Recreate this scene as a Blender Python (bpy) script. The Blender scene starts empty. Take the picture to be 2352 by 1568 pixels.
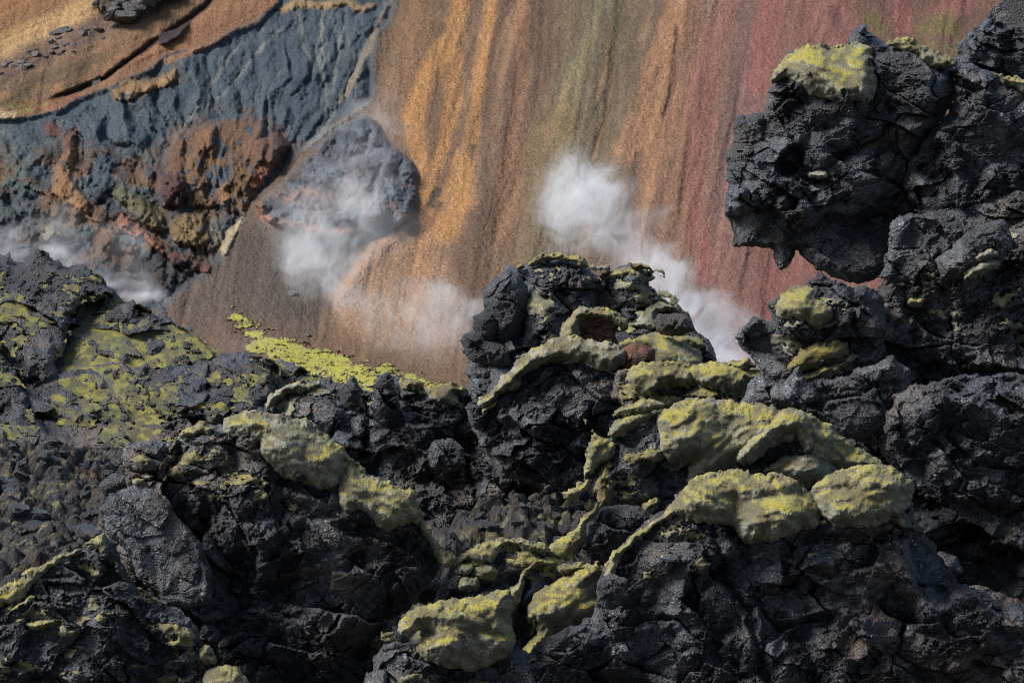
import bpy, math, numpy as np
from mathutils import Vector, Euler
C = bpy.context.scene.collection
SC = bpy.context.scene
# ------------------------------------------------------------------ camera, light, exposure
TAN = 0.18            # 100 mm lens on a 36 mm sensor
CAMZ, PITCH = 12.0, math.radians(-4.0)
cam_d = bpy.data.cameras.new('camera'); cam = bpy.data.objects.new('camera', cam_d); C.objects.link(cam)
cam_d.lens = 100; cam_d.sensor_width = 36; cam_d.clip_start = 0.5; cam_d.clip_end = 2000
cam.location = (0, 0, CAMZ); cam.rotation_euler = (math.radians(90) + PITCH, 0, 0)
SC.camera = cam
SUN_EL, SUN_AZ = math.radians(45), math.radians(-108)     # azimuth from +Y (away from the camera), negative = left
w = bpy.data.worlds.new('World'); SC.world = w; w.use_nodes = True
nt = w.node_tree; bg = nt.nodes['Background']; sky = nt.nodes.new('ShaderNodeTexSky')
sky.sky_type = 'NISHITA'; sky.sun_disc = False; sky.sun_elevation = SUN_EL; sky.sun_rotation = SUN_AZ
sky.altitude = 600; sky.air_density = 1.0; sky.dust_density = 2.5; sky.ozone_density = 1.0
nt.links.new(sky.outputs[0], bg.inputs[0]); bg.inputs[1].default_value = 0.10
sd_ = bpy.data.lights.new('sun', 'SUN'); sun = bpy.data.objects.new('sun', sd_); C.objects.link(sun)
sd_.energy = 4.1; sd_.angle = math.radians(24); sd_.color = (1.0, 0.97, 0.93)
sdir = Vector((math.sin(SUN_AZ) * math.cos(SUN_EL), math.cos(SUN_AZ) * math.cos(SUN_EL), math.sin(SUN_EL)))
sun.rotation_euler = sdir.to_track_quat('Z', 'Y').to_euler()
SC.view_settings.view_transform = 'Standard'; SC.view_settings.look = 'None'
SC.view_settings.exposure = 0.55; SC.view_settings.gamma = 1.0
SC.cycles.max_bounces = 6; SC.cycles.diffuse_bounces = 3; SC.cycles.volume_bounces = 4
SC.cycles.volume_step_rate = 1.0; SC.cycles.transparent_max_bounces = 16
SC.cycles.use_denoising = True; SC.cycles.denoising_input_passes = 'RGB_ALBEDO_NORMAL'; SC.cycles.denoising_prefilter = 'NONE'; SC.cycles.pixel_filter_type = 'BLACKMAN_HARRIS'; SC.cycles.filter_width = 1.05
SC.cycles.use_adaptive_sampling = True; SC.cycles.adaptive_threshold = 0.005

# ------------------------------------------------------------------ numeric helpers
S = 2.3               # lattice step of the sculpted surfaces
F32 = np.float32
R_ = np.random.RandomState(7); TAB = R_.rand(16, 256, 256).astype(F32)
def hsh(ix, iy, k): return TAB[k % 16][(iy + 31 * (k // 16)) & 255, (ix + 57 * (k // 16)) & 255]
def vn(x, y, k):
    ix = np.floor(x).astype(np.int32); iy = np.floor(y).astype(np.int32)
    fx = x - ix; fy = y - iy; fx = fx * fx * (3 - 2 * fx); fy = fy * fy * (3 - 2 * fy)
    a = hsh(ix, iy, k); b = hsh(ix + 1, iy, k); c = hsh(ix, iy + 1, k); d = hsh(ix + 1, iy + 1, k)
    return (a + (b - a) * fx) * (1 - fy) + (c + (d - c) * fx) * fy
def fbm(x, y, k, o=4, g=0.5):
    s = 0; a = 1; t = 0
    for i in range(o):
        s = s + a * vn(x * 2 ** i + 11.3 * i, y * 2 ** i + 7.1 * i, k + i); t += a; a *= g
    return s / t          # 0..1
def sst(a, b, x): t = np.clip((x - a) / (b - a), 0, 1); return t * t * (3 - 2 * t)
def facets(X, Y, cell, k, tilt=1.0, asp=1.5, ang=.4, crease=.35):
    """fractured faces: each cell its own tilted plane, sunk along the joints"""
    c0, s0 = math.cos(ang), math.sin(ang); x = (X * c0 + Y * s0) / cell / asp; y = (-X * s0 + Y * c0) / cell * asp
    ix = np.floor(x).astype(np.int32); iy = np.floor(y).astype(np.int32); m = np.full(x.shape, 9, F32); m2 = m.copy(); h = np.zeros(x.shape, F32)
    for j in (-1, 0, 1):
        for i in (-1, 0, 1):
            a = ix + i; b = iy + j; dx = x - (a + hsh(a, b, k)); dy = y - (b + hsh(a, b, k + 1)); d = np.abs(dx) + np.abs(dy) * .8 + .25 * np.maximum(np.abs(dx), np.abs(dy))
            q = (hsh(a, b, k + 2) - .5) * .7 + tilt * ((hsh(a, b, k + 3) - .5) * dx * 1.6 + (hsh(a, b, k + 4) - .62) * dy * 1.6)
            n = d < m; m2 = np.where(n, m, np.minimum(m2, d)); h = np.where(n, q, h); m = np.where(n, d, m)
    return h - crease * np.clip(1 - (m2 - m) / .10, 0, 1) * sst(.56, .66, vn(X / cell * .8, Y / cell * .8, k + 6))
def chunks(X, Y, cell, k, flat=0.35, grad=0.9, asp=1.35):
    """overlapping angular blocks: the highest of tilted, flat-topped pyramids around jittered seeds"""
    x = X / cell; y = Y / cell; ix = np.floor(x).astype(np.int32); iy = np.floor(y).astype(np.int32)
    out = np.full(x.shape, -9, F32)
    for j in (-1, 0, 1):
        for i in (-1, 0, 1):
            cx = ix + i; cy = iy + j
            dx = x - (cx + hsh(cx, cy, k)); dy = y - (cy + hsh(cx, cy, k + 1))
            th = hsh(cx, cy, k + 2) * 3.1416; c, s = np.cos(th), np.sin(th)
            u = (dx * c + dy * s) / asp; v = (-dx * s + dy * c) * asp
            au, av = np.abs(u), np.abs(v)
            d = np.maximum(np.maximum(au, av), (au + av) * 0.72)
            h = hsh(cx, cy, k + 3) * 0.5 + grad * ((hsh(cx, cy, k + 4) - .5) * u + (hsh(cx, cy, k + 5) - .5) * v) - np.maximum(d - flat, 0) * 2.2
            out = np.maximum(out, h)
    return out
def worley(X, Y, cx_, cy_, ang, k):
    c, s = math.cos(ang), math.sin(ang)
    x = (X * c + Y * s) / cx_; y = (-X * s + Y * c) / cy_
    ix = np.floor(x).astype(np.int32); iy = np.floor(y).astype(np.int32); m = np.full(x.shape, 9, F32); m2 = m.copy()
    for j in (-1, 0, 1):
        for i in (-1, 0, 1):
            a = ix + i; b = iy + j
            d = (x - (a + hsh(a, b, k))) ** 2 + (y - (b + hsh(a, b, k + 1))) ** 2
            m2 = np.minimum(m2, np.maximum(m, d)); m = np.minimum(m, d)
    return m, m2
def pillows(X, Y, cx_, cy_, ang, k):
    """overlapping soft lobes, each fuller towards its lower lip, like moss sliding downhill"""
    c, s = math.cos(ang), math.sin(ang); x = (X * c + Y * s) / cx_; y = (-X * s + Y * c) / cy_
    ix = np.floor(x).astype(np.int32); iy = np.floor(y).astype(np.int32); out = np.zeros(x.shape, F32)
    for j in (-1, 0, 1):
        for i in (-1, 0, 1):
            a = ix + i; b = iy + j; r = .56 + .30 * hsh(a, b, k + 2)
            dx = (x - (a + hsh(a, b, k))) / r; dy = (y - (b + hsh(a, b, k + 1))) / r + .25 * dx * dx
            e = np.clip(1 - dx * dx - dy * dy, 0, 1)
            out = np.maximum(out, np.sqrt(e) * (.62 + .38 * np.clip(dy, -1, 1)) + np.where(e > 0, .22 * hsh(a, b, k + 3) * np.clip(e * 5, 0, 1), 0))
    return out
def box1(a, r, ax):
    r = int(r)
    if r < 1: return a
    p = [(0, 0), (0, 0)]; p[ax] = (r + 1, r)
    c = np.cumsum(np.pad(a, p, mode='edge'), axis=ax, dtype=np.float64); n = 2 * r + 1
    return ((c[n:] - c[:-n]) if ax == 0 else (c[:, n:] - c[:, :-n])).astype(F32) / n
def blur(a, r):
    for _ in range(3): a = box1(box1(a, r, 0), r, 1)
    return a
def sdf(P, X, Y):
    """signed distance to a polygon, positive inside"""
    P = np.asarray(P, F32); d = np.full(X.shape, 1e9, F32); ins = np.zeros(X.shape, bool)
    for i in range(len(P)):
        ax, ay = P[i]; bx, by = P[(i + 1) % len(P)]
        ex, ey = bx - ax, by - ay; L = ex * ex + ey * ey + 1e-9
        t = np.clip(((X - ax) * ex + (Y - ay) * ey) / L, 0, 1)
        d = np.minimum(d, (X - ax - t * ex) ** 2 + (Y - ay - t * ey) ** 2)
        if ay != by:
            cr = ((ay > Y) != (by > Y)) & (X < (bx - ax) * (Y - ay) / (by - ay) + ax); ins ^= cr
    d = np.sqrt(d); return np.where(ins, d, -d)
def sline(P, X, Y):
    """distance to an open polyline and position along it (0..1)"""
    P = np.asarray(P, F32); d = np.full(X.shape, 1e9, F32); tt = np.zeros(X.shape, F32); n = len(P) - 1
    for i in range(n):
        ax, ay = P[i]; ex, ey = P[i + 1] - P[i]; L = ex * ex + ey * ey + 1e-9
        t = np.clip(((X - ax) * ex + (Y - ay) * ey) / L, 0, 1)
        q = (X - ax - t * ex) ** 2 + (Y - ay - t * ey) ** 2; m = q < d
        d = np.where(m, q, d); tt = np.where(m, (i + t) / n, tt)
    return np.sqrt(d), tt
def smooth_poly(P, n=4):
    P = np.asarray(P, F32); m = len(P); out = []
    for i in range(m):
        a, b, c, d = P[i - 1], P[i], P[(i + 1) % m], P[(i + 2) % m]
        for j in range(n):
            t = j / n
            out.append(.5 * (2 * b + (c - a) * t + (2 * a - 5 * b + 4 * c - d) * t * t + (3 * b - a - 3 * c + d) * t ** 3))
    return np.array(out)
CP, SP = math.cos(PITCH), math.sin(PITCH)
def world(u, v, D):
    """the place in the world D metres out along the view axis seen at (u, v) of a 2352 x 1568 sheet"""
    xc = (u - 1176) / 1176 * TAN; yc = (784 - v) / 1176 * TAN
    return np.stack([D * xc, D * (CP - yc * SP), CAMZ + D * (SP + yc * CP)], -1)
def mpp(D): return D * TAN / 1176
def srgb(r, g, b, k=1.0):
    f = lambda c: (c / 255 / 12.92 if c < 10 else ((c / 255 + .055) / 1.055) ** 2.4) * k
    return np.array([f(r), f(g), f(b)], F32)

# ------------------------------------------------------------------ object helpers
def link(name, V, Fq, mat, parent=None, col=None, smooth=False, origin=None):
    V = np.asarray(V, F32); Fq = np.asarray(Fq, np.int32)
    if origin is None: origin = (0, 0, 0) if parent is not None else (float(V[:, 0].mean()), float(V[:, 1].mean()), float(V[:, 2].min()))
    if parent is not None: origin = tuple(parent.location)
    V = V - np.asarray(origin, F32)
    me = bpy.data.meshes.new(name); me.vertices.add(len(V)); me.vertices.foreach_set('co', V.ravel())
    n = Fq.shape[1]
    me.loops.add(Fq.size); me.loops.foreach_set('vertex_index', Fq.ravel())
    me.polygons.add(len(Fq)); me.polygons.foreach_set('loop_start', np.arange(0, Fq.size, n, dtype=np.int32))
    try: me.polygons.foreach_set('loop_total', np.full(len(Fq), n, np.int32))
    except Exception: pass
    me.update(calc_edges=True)
    me.polygons.foreach_set('use_smooth', np.full(len(Fq), bool(smooth)))
    if col is not None:
        at = me.attributes.new('tint', 'FLOAT_COLOR', 'POINT')
        at.data.foreach_set('color', np.concatenate([col, np.ones((len(col), 1), F32)], 1).astype(F32).ravel())
    me.materials.append(mat); o = bpy.data.objects.new(name, me); C.objects.link(o)
    if parent is not None: o.parent = parent
    else: o.location = origin
    return o
def tag(o, label=None, cat=None, group=None, kind=None):
    if label: o['label'] = label
    if cat: o['category'] = cat
    if group: o['group'] = group
    if kind: o['kind'] = kind
    return o
def lattice(P, pad, s=S):
    P = np.asarray(P); x0, y0 = P.min(0) - pad; x1, y1 = P.max(0) + pad
    x0 = math.floor(x0 / s) * s; y0 = math.floor(y0 / s) * s
    xs = np.arange(x0, x1, s, dtype=F32); ys = np.arange(y0, y1, s, dtype=F32)
    X, Y = np.meshgrid(xs, ys); return X, Y, x0, y0
def solid(name, X, Y, sdv, front, back, mat, parent=None, smooth=False, col=None, s=S):
    """closed body: front and back skins meeting on the contour sdv = 0"""
    gy, gx = np.gradient(sdv, s); g = np.sqrt(gx * gx + gy * gy) + 1e-4
    ins = sdv > 0; q = ins[:-1, :-1] | ins[1:, :-1] | ins[:-1, 1:] | ins[1:, 1:]
    keep = np.zeros(ins.shape, bool)
    keep[:-1, :-1] |= q; keep[1:, :-1] |= q; keep[:-1, 1:] |= q; keep[1:, 1:] |= q
    mv = np.where(keep & ~ins, np.clip(-sdv / g, 0, 1.6 * s), 0)
    U = X + mv * gx / g; V = Y + mv * gy / g
    edge = keep & ~ins
    front = np.where(edge, np.minimum(front, back), front); back = np.where(edge, front + 1e-3, back)
    nk = int(keep.sum()); idx = np.full(keep.shape, -1, np.int64); idx[keep] = np.arange(nk)
    r, c = np.nonzero(q)
    a, b, d, e = idx[r, c], idx[r, c + 1], idx[r + 1, c + 1], idx[r + 1, c]
    F = np.stack([a, e, d, b], 1)
    bidx = np.where(edge, idx, idx + nk); a2, b2, d2, e2 = bidx[r, c], bidx[r, c + 1], bidx[r + 1, c + 1], bidx[r + 1, c]
    B = np.stack([a2, b2, d2, e2], 1)
    allc = edge[r, c] & edge[r, c + 1] & edge[r + 1, c + 1] & edge[r + 1, c]
    VV = np.concatenate([world(U, V, front)[keep], world(U, V, back)[keep]])
    cc = None if col is None else np.concatenate([col[keep], col[keep]])
    FF = np.concatenate([F, B[~allc]])
    used = np.zeros(len(VV), bool); used[FF.ravel()] = True; rm = np.cumsum(used) - 1
    return link(name, VV[used], rm[FF], mat, parent, None if cc is None else cc[used], smooth)
# ------------------------------------------------------------------ materials
class M:
    def __init__(s, name):
        s.m = bpy.data.materials.new(name); s.m.use_nodes = True; s.t = s.m.node_tree; s.b = s.t.nodes['Principled BSDF']
        s.co = s.n('ShaderNodeTexCoord').outputs['Object']
    def n(s, k, **kw):
        x = s.t.nodes.new(k)
        for a, v in kw.items(): setattr(x, a, v)
        return x
    def l(s, a, b): s.t.links.new(a, b)
    def put(s, sock, v):
        if hasattr(v, 'is_output'): s.l(v, sock)
        else: sock.default_value = v
    def geo(s):
        return s.n('ShaderNodeNewGeometry')
    def noise(s, sc, det=4, rough=.6, dist=0, co=None):
        x = s.n('ShaderNodeTexNoise'); s.l(co or s.co, x.inputs['Vector']); x.inputs['Scale'].default_value = sc
        x.inputs['Detail'].default_value = det; x.inputs['Roughness'].default_value = rough; x.inputs['Distortion'].default_value = dist
        return x.outputs[0]
    def vor(s, sc, feat='F1', out='Distance', rnd=1, co=None):
        x = s.n('ShaderNodeTexVoronoi'); x.feature = feat; s.l(co or s.co, x.inputs['Vector']); x.inputs['Scale'].default_value = sc
        x.inputs['Randomness'].default_value = rnd; return x.outputs[out]
    def ramp(s, v, a, b, c0=0., c1=1.):
        x = s.n('ShaderNodeMapRange'); x.interpolation_type = 'SMOOTHSTEP'; s.put(x.inputs[0], v)
        for i, q in enumerate((a, b, c0, c1)): x.inputs[1 + i].default_value = q
        return x.outputs[0]
    def math(s, op, a, b=0.):
        x = s.n('ShaderNodeMath', operation=op); s.put(x.inputs[0], a); s.put(x.inputs[1], b); return x.outputs[0]
    def mix(s, f, a, b, mode='MIX'):
        x = s.n('ShaderNodeMix', data_type='RGBA', blend_type=mode); s.put(x.inputs[0], f)
        for q, i in ((a, 6), (b, 7)):
            if hasattr(q, 'is_output'): s.l(q, x.inputs[i])
            else: x.inputs[i].default_value = (*q[:3], 1)
        return x.outputs[2]
    def bump(s, h, dist, st=1., prev=None):
        x = s.n('ShaderNodeBump'); x.inputs['Strength'].default_value = st; x.inputs['Distance'].default_value = dist; s.l(h, x.inputs['Height'])
        if prev: s.l(prev, x.inputs['Normal'])
        return x.outputs[0]
    def fin(s, col, rough, nrm=None, spec=.5):
        s.put(s.b.inputs['Base Color'], col) if hasattr(col, 'is_output') else setattr(s.b.inputs['Base Color'], 'default_value', (*col[:3], 1))
        s.put(s.b.inputs['Roughness'], rough); s.b.inputs['Specular IOR Level'].default_value = spec
        if nrm: s.l(nrm, s.b.inputs['Normal'])
        return s.m
def lava(name, base=(.014, .017, .023), lite=(.082, .091, .110), brown=(.105, .074, .054), bf=.5, lichen=.5, u=1.0, warm=.0):
    m = M(name); k = 1 / u; zs = m.n('ShaderNodeSeparateColor'); m.l(m.n('ShaderNodeAttribute', attribute_name='tint').outputs[0], zs.inputs[0]); zo = zs.outputs[0]
    n2 = m.noise(5 * k, 7, .75, .6); n3 = m.noise(34 * k, 5, .75)
    zr = m.math('ADD', m.math('MULTIPLY', zo, .68), .32)
    c = m.mix(m.ramp(n2, .40, .66), base, lite)
    c = m.mix(m.ramp(m.noise(.8 * k, 7, .75, .8), .60 - bf * .26, .74 - bf * .22), c, brown)
    c = m.mix(m.ramp(m.noise(13 * k, 4, .7), .54, .66, 0, .8), c, tuple(x * .35 for x in base))
    c = m.mix(m.math('MULTIPLY', m.ramp(n3, .38, .58, .9, 0), zr), c, (.006, .007, .009))
    c = m.mix(m.math('MULTIPLY', m.ramp(m.noise(30 * k, 4, .8), .53, .64), m.math('MULTIPLY', zr, .5)), c, tuple(x * 1.4 for x in lite))  # fine pale speckle: crisp highlights painted into the rock colour
    # grey lichen crust and dust in clusters, then single pale specks
    cl = m.math('MULTIPLY', m.ramp(m.noise(2.2 * k, 5, .75, .7), .47, .62), zr)
    c = m.mix(m.math('MULTIPLY', m.math('MULTIPLY', m.ramp(m.noise(26 * k, 4, .8), .52, .62), cl), lichen * .9), c, (.24, .245, .235))
    v = m.n('ShaderNodeTexVoronoi'); m.l(m.co, v.inputs['Vector']); v.inputs['Scale'].default_value = 30 * k
    sp = m.n('ShaderNodeSeparateColor'); m.l(v.outputs['Color'], sp.inputs[0])
    f = m.math('MULTIPLY', m.math('MULTIPLY', m.ramp(v.outputs['Distance'], .46, .18), m.ramp(sp.outputs[0], .70, .90)), m.ramp(m.noise(3.1 * k, 5, .8, .5), .47, .62, .06, 1))
    c = m.mix(m.math('MULTIPLY', f, min(1, lichen * 1.7)), c, (.50, .50, .46))
    hb = m.math('MULTIPLY', m.math('ADD', m.math('MULTIPLY', n3, .055 * u), m.math('ADD', m.math('MULTIPLY', m.noise(95 * k, 3, .8), .026 * u), m.math('MULTIPLY', m.vor(48 * k), .030 * u))), zr)
    b = m.bump(hb, 1., 1.)
    return m.fin(c, m.math('ADD', m.math('MULTIPLY', zo, .22), m.ramp(n2, .3, .7, .28, .5)), b, .8)
def moss(name, yel=.5, grey=(.31, .30, .24), ylw=(.39, .325, .008), dark=(.07, .05, .018), u=1.0):
    m = M(name); k = 1 / u
    n1 = m.noise(2.3 * k, 5, .62, .9)
    st = m.n('ShaderNodeMapping'); m.l(m.co, st.inputs[0]); st.inputs['Rotation'].default_value = (0, .5, 0); st.inputs['Scale'].default_value = (1, 1, 3.2)
    n2 = m.noise(2.6 * k, 4, .6, .6, st.outputs[0])
    sz = m.n('ShaderNodeSeparateXYZ'); m.l(m.geo().outputs['True Normal'], sz.inputs[0])      # the young yellow growth sits on the upward faces
    up = m.ramp(sz.outputs[2], -.2, .8, -.13, .11)
    c = m.mix(m.ramp(m.math('ADD', up, m.math('ADD', m.math('MULTIPLY', n1, .55), m.math('MULTIPLY', n2, .45))), .60 - yel * .19, .68 - yel * .19), grey, ylw)
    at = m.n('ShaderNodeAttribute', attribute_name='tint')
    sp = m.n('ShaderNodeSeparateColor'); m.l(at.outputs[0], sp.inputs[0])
    c = m.mix(m.ramp(sp.outputs[0], .0, .9, .0, .85), c, dark)          # old brown moss plus painted shade in the creases between lobes
    c = m.mix(m.ramp(m.noise(11 * k, 4, .7), .42, .64, 0, .45), c, tuple(x * .45 for x in grey))
    pz = m.ramp(m.vor(62 * k), .12, .75, 0, .5); c = m.mix(pz, c, dark)
    c = m.mix(m.ramp(m.noise(75 * k, 3, .75), .52, .66, 0, .3), c, tuple(min(.6, x * 1.5) for x in grey))
    b = m.bump(m.vor(80 * k), .010 * u, .7); b = m.bump(m.noise(100 * k, 3, .8), .012 * u, .8, b)
    r = m.fin(c, .95, b, .15)
    m.b.inputs['Sheen Weight'].default_value = .25; m.b.inputs['Sheen Roughness'].default_value = .6
    m.b.inputs['Sheen Tint'].default_value = (.8, .85, .7, 1)
    return r
LAVA = lava('basalt lava')
LAVA_B = lava('brown basalt lava', base=(.024, .023, .026), lite=(.085, .078, .078), bf=.9)
LAVA_S = lava('smooth dark basalt', base=(.013, .015, .019), lite=(.045, .05, .06), bf=.1, lichen=.25)
LAVA_G = lava('grey lichened basalt', base=(.030, .033, .040), lite=(.12, .127, .14), bf=.45, lichen=.8)
LAVA_FAR = lava('lava of the far ridge', base=(.015, .015, .018), lite=(.055, .052, .055), bf=.6, lichen=.3, u=2.5)
MOSS = moss('woolly fringe moss'); MOSS_Y = moss('yellow green moss', .9); MOSS_G = moss('grey moss', .12)
MOSS_D = moss('dull olive moss', .35, (.27, .245, .15), (.36, .30, .03))
MOSS_O = moss('ochre moss', .9, (.16, .12, .045), (.27, .20, .015))
MOSS_FAR = moss('moss on the far ridge', .7, (.07, .058, .012), (.28, .245, .006), (.03, .024, .010), 2.2)
MOSS_LIME = moss('lime green moss', .8, (.15, .12, .02), (.42, .40, .008), (.10, .075, .03), 4.)
MOSS_TUFT = moss('sparse lime moss', .5, (.18, .14, .03), (.38, .34, .008), (.10, .075, .02), 4.)
EARTH = M('rusty earth'); _n = EARTH.noise(9, 5, .7, .5)
EARTH = EARTH.fin(EARTH.mix(EARTH.ramp(_n, .35, .65), (.035, .022, .016), (.13, .06, .03)), .9, EARTH.bump(_n, .03))

# ------------------------------------------------------------------ sculpting of rock and moss
HOST = {}
def rock(name, P, D, R=110, T=None, seed=0, mat=None, warp=7, rough=1.0, lean=0.0, feats=(), big=1.0, label=None, cat='rock', group=None,
         parent=None, fine=1.0, tilt=(0, 0), smoothp=False, s=S, cells=(170, 74, 33, 15, 7), back=None, fcs=1.0):
    """one lava body. P outline, D distance of its rim, R rounding radius and T bulge of the front, both in sheet units"""
    T = T or R
    if smoothp: P = smooth_poly(P)
    X, Y, x0, y0 = lattice(P, 14, s); k = seed * 7 + 3
    wx = X + warp * (fbm(X / 26, Y / 26, k, 4, .6) - .5) * 3.4; wy = Y + warp * (fbm(X / 26, Y / 26, k + 5, 4, .6) - .5) * 3.4
    cw = chunks(X, Y, 30, k + 9) * warp * .55
    sd = sdf(P, wx, wy) + cw - warp * .2
    t = np.clip(sd / R, 0, 1); h = T * np.sqrt(np.maximum(1 - (1 - t) ** 2, 0))
    px, py = np.asarray(P).mean(0)
    h = h + tilt[0] * (X - px) + tilt[1] * (Y - py)
    for f in feats:
        if f[0] == 'dome':
            _, cx, cy, rx, ry, a, hh = f; c, q = math.cos(a), math.sin(a)
            uu = ((wx - cx) * c + (wy - cy) * q) / rx; vv = (-(wx - cx) * q + (wy - cy) * c) / ry
            e = np.clip(1 - uu * uu - vv * vv, 0, 1); h = h + hh * np.sqrt(e)
        elif f[0] == 'pit':
            _, cx, cy, rx, ry, a, hh = f; c, q = math.cos(a), math.sin(a)
            uu = ((wx - cx) * c + (wy - cy) * q) / rx; vv = (-(wx - cx) * q + (wy - cy) * c) / ry
            h = h - hh * sst(1.15, .45, np.sqrt(uu * uu + vv * vv))
        elif f[0] == 'face':      # a flat fracture face: planar patch, offset and tilted
            _, Q, hh, gx, gy, soft, fl = f; d = sdf(Q, wx, wy); mk = sst(-soft, soft, d); qx, qy = np.asarray(Q).mean(0)
            pl = h + hh + gx * (X - qx) + gy * (Y - qy); h = h * (1 - mk) + pl * mk
        elif f[0] == 'crack':
            _, Q, wd, hh = f; d, _t = sline(Q, wx, wy); h = h - hh * np.exp(-(d / wd) ** 2)
    # rubble detail, calmer where the lava broke along flat faces
    zx = X + 9 * (fbm(X / 40, Y / 40, k + 1, 3) - .5) * 2; zy = Y + 9 * (fbm(X / 40, Y / 40, k + 2, 3) - .5) * 2
    zone = sst(.46, .56, fbm(X / 90, Y / 90, k + 3, 4, .6)); det = 0
    amp = (.46, .42, .36, .44, .5)
    for i, c in enumerate(cells):
        wgt = (.8, .8)[i] if i < 2 else (.25 + .75 * zone if i == 2 else .22 + .78 * zone)
        det = det + amp[i] * c * wgt * chunks(zx + i * 37, zy + i * 91, c, k + 11 * i) * (big if i < 2 else fine)
    hard = sst(.42, .60, fbm(X / 120 + 9, Y / 90, k + 7, 3))
    fx = X + 7 * (fbm(X / 18, Y / 18, k + 4, 4) - .5) + 60 * (fbm(X / 170, Y / 170, k + 5, 2) - .5); fy = Y + 7 * (fbm(X / 18, Y / 18, k + 9, 4) - .5) + 90 * (fbm(X / 190, Y / 190, k + 1, 2) - .5)
    f2m = sst(.40, .60, fbm(X / 60, Y / 60, k + 12, 3))
    det = det + fcs * (112 * facets(fx, fy, 104, k + 13) * (.45 + .55 * hard) + 40 * facets(fx + 40, fy, 40, k + 17, ang=-.5) * (.25 + .75 * f2m) + 13 * facets(fx, fy + 20, 14, k + 21, ang=.1) * (.16 + .84 * zone))
    rg = 1 - np.abs(2 * fbm(X / 20, Y / 15, k + 6, 5, .66) - 1); rg2 = 1 - np.abs(2 * fbm(X / 8, Y / 7, k + 8, 3, .7) - 1)
    det = det + (.28 + .72 * zone) * fine * (15 * (rg - .7) + 9 * (rg2 - .7)) + (.8 + 2.0 * zone) * (vn(X / 2.9, Y / 2.9, k + 2) - .5) * 2 * fine
    for f in feats:
        if f[0] == 'face' and f[6] > 0: det = det * (1 - f[6] * sst(-4, 6, sdf(f[1], wx, wy)))
    rim = sst(0, 34, sd); h = h + det * rough * (.25 + .75 * rim) * np.clip(R / 60, .35, 1)
    Dm = D + lean * (py - Y)
    m = mpp(D); fr = Dm - np.maximum(h, .3) * m
    bk = Dm + (.75 * T * np.sqrt(np.maximum(1 - (1 - t) ** 2, 0)) + .6) * m
    if back: bk = Dm + back * np.sqrt(np.maximum(1 - (1 - t) ** 2, 0))
    fr = np.minimum(fr, bk - .002)
    bp = world(np.float64(px), np.float64(Y[sd > 0].max()), D)
    root = bpy.data.objects.new(name, None); C.objects.link(root); root.location = tuple(float(x) for x in bp); root.empty_display_size = .2; tag(root, label, cat, group)
    o = solid('rock_body', X, Y, sd, fr, bk, mat or LAVA, root, False, np.stack([zone] * 3, -1), s)
    HOST[root.name] = (x0, y0, sd, fr, Dm)
    return root
def host_depth(o, X, Y, r=5):
    x0, y0, sd, fr, Dm = HOST[o.name]; mk = (sd > 3).astype(F32)
    f = fr * mk
    a1, w1 = blur(f, r), blur(mk, r); a2, w2 = blur(f, 22), blur(mk, 22)
    e1 = a1 / np.maximum(w1, 1e-6); e2 = np.where(w2 > 1e-3, a2 / np.maximum(w2, 1e-6), Dm)
    q = sst(.15, .6, w1); e = e1 * q + e2 * (1 - q)
    ii = np.clip(np.rint((Y - y0) / S).astype(int), 0, e.shape[0] - 1); jj = np.clip(np.rint((X - x0) / S).astype(int), 0, e.shape[1] - 1)
    return e[ii, jj]
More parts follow.
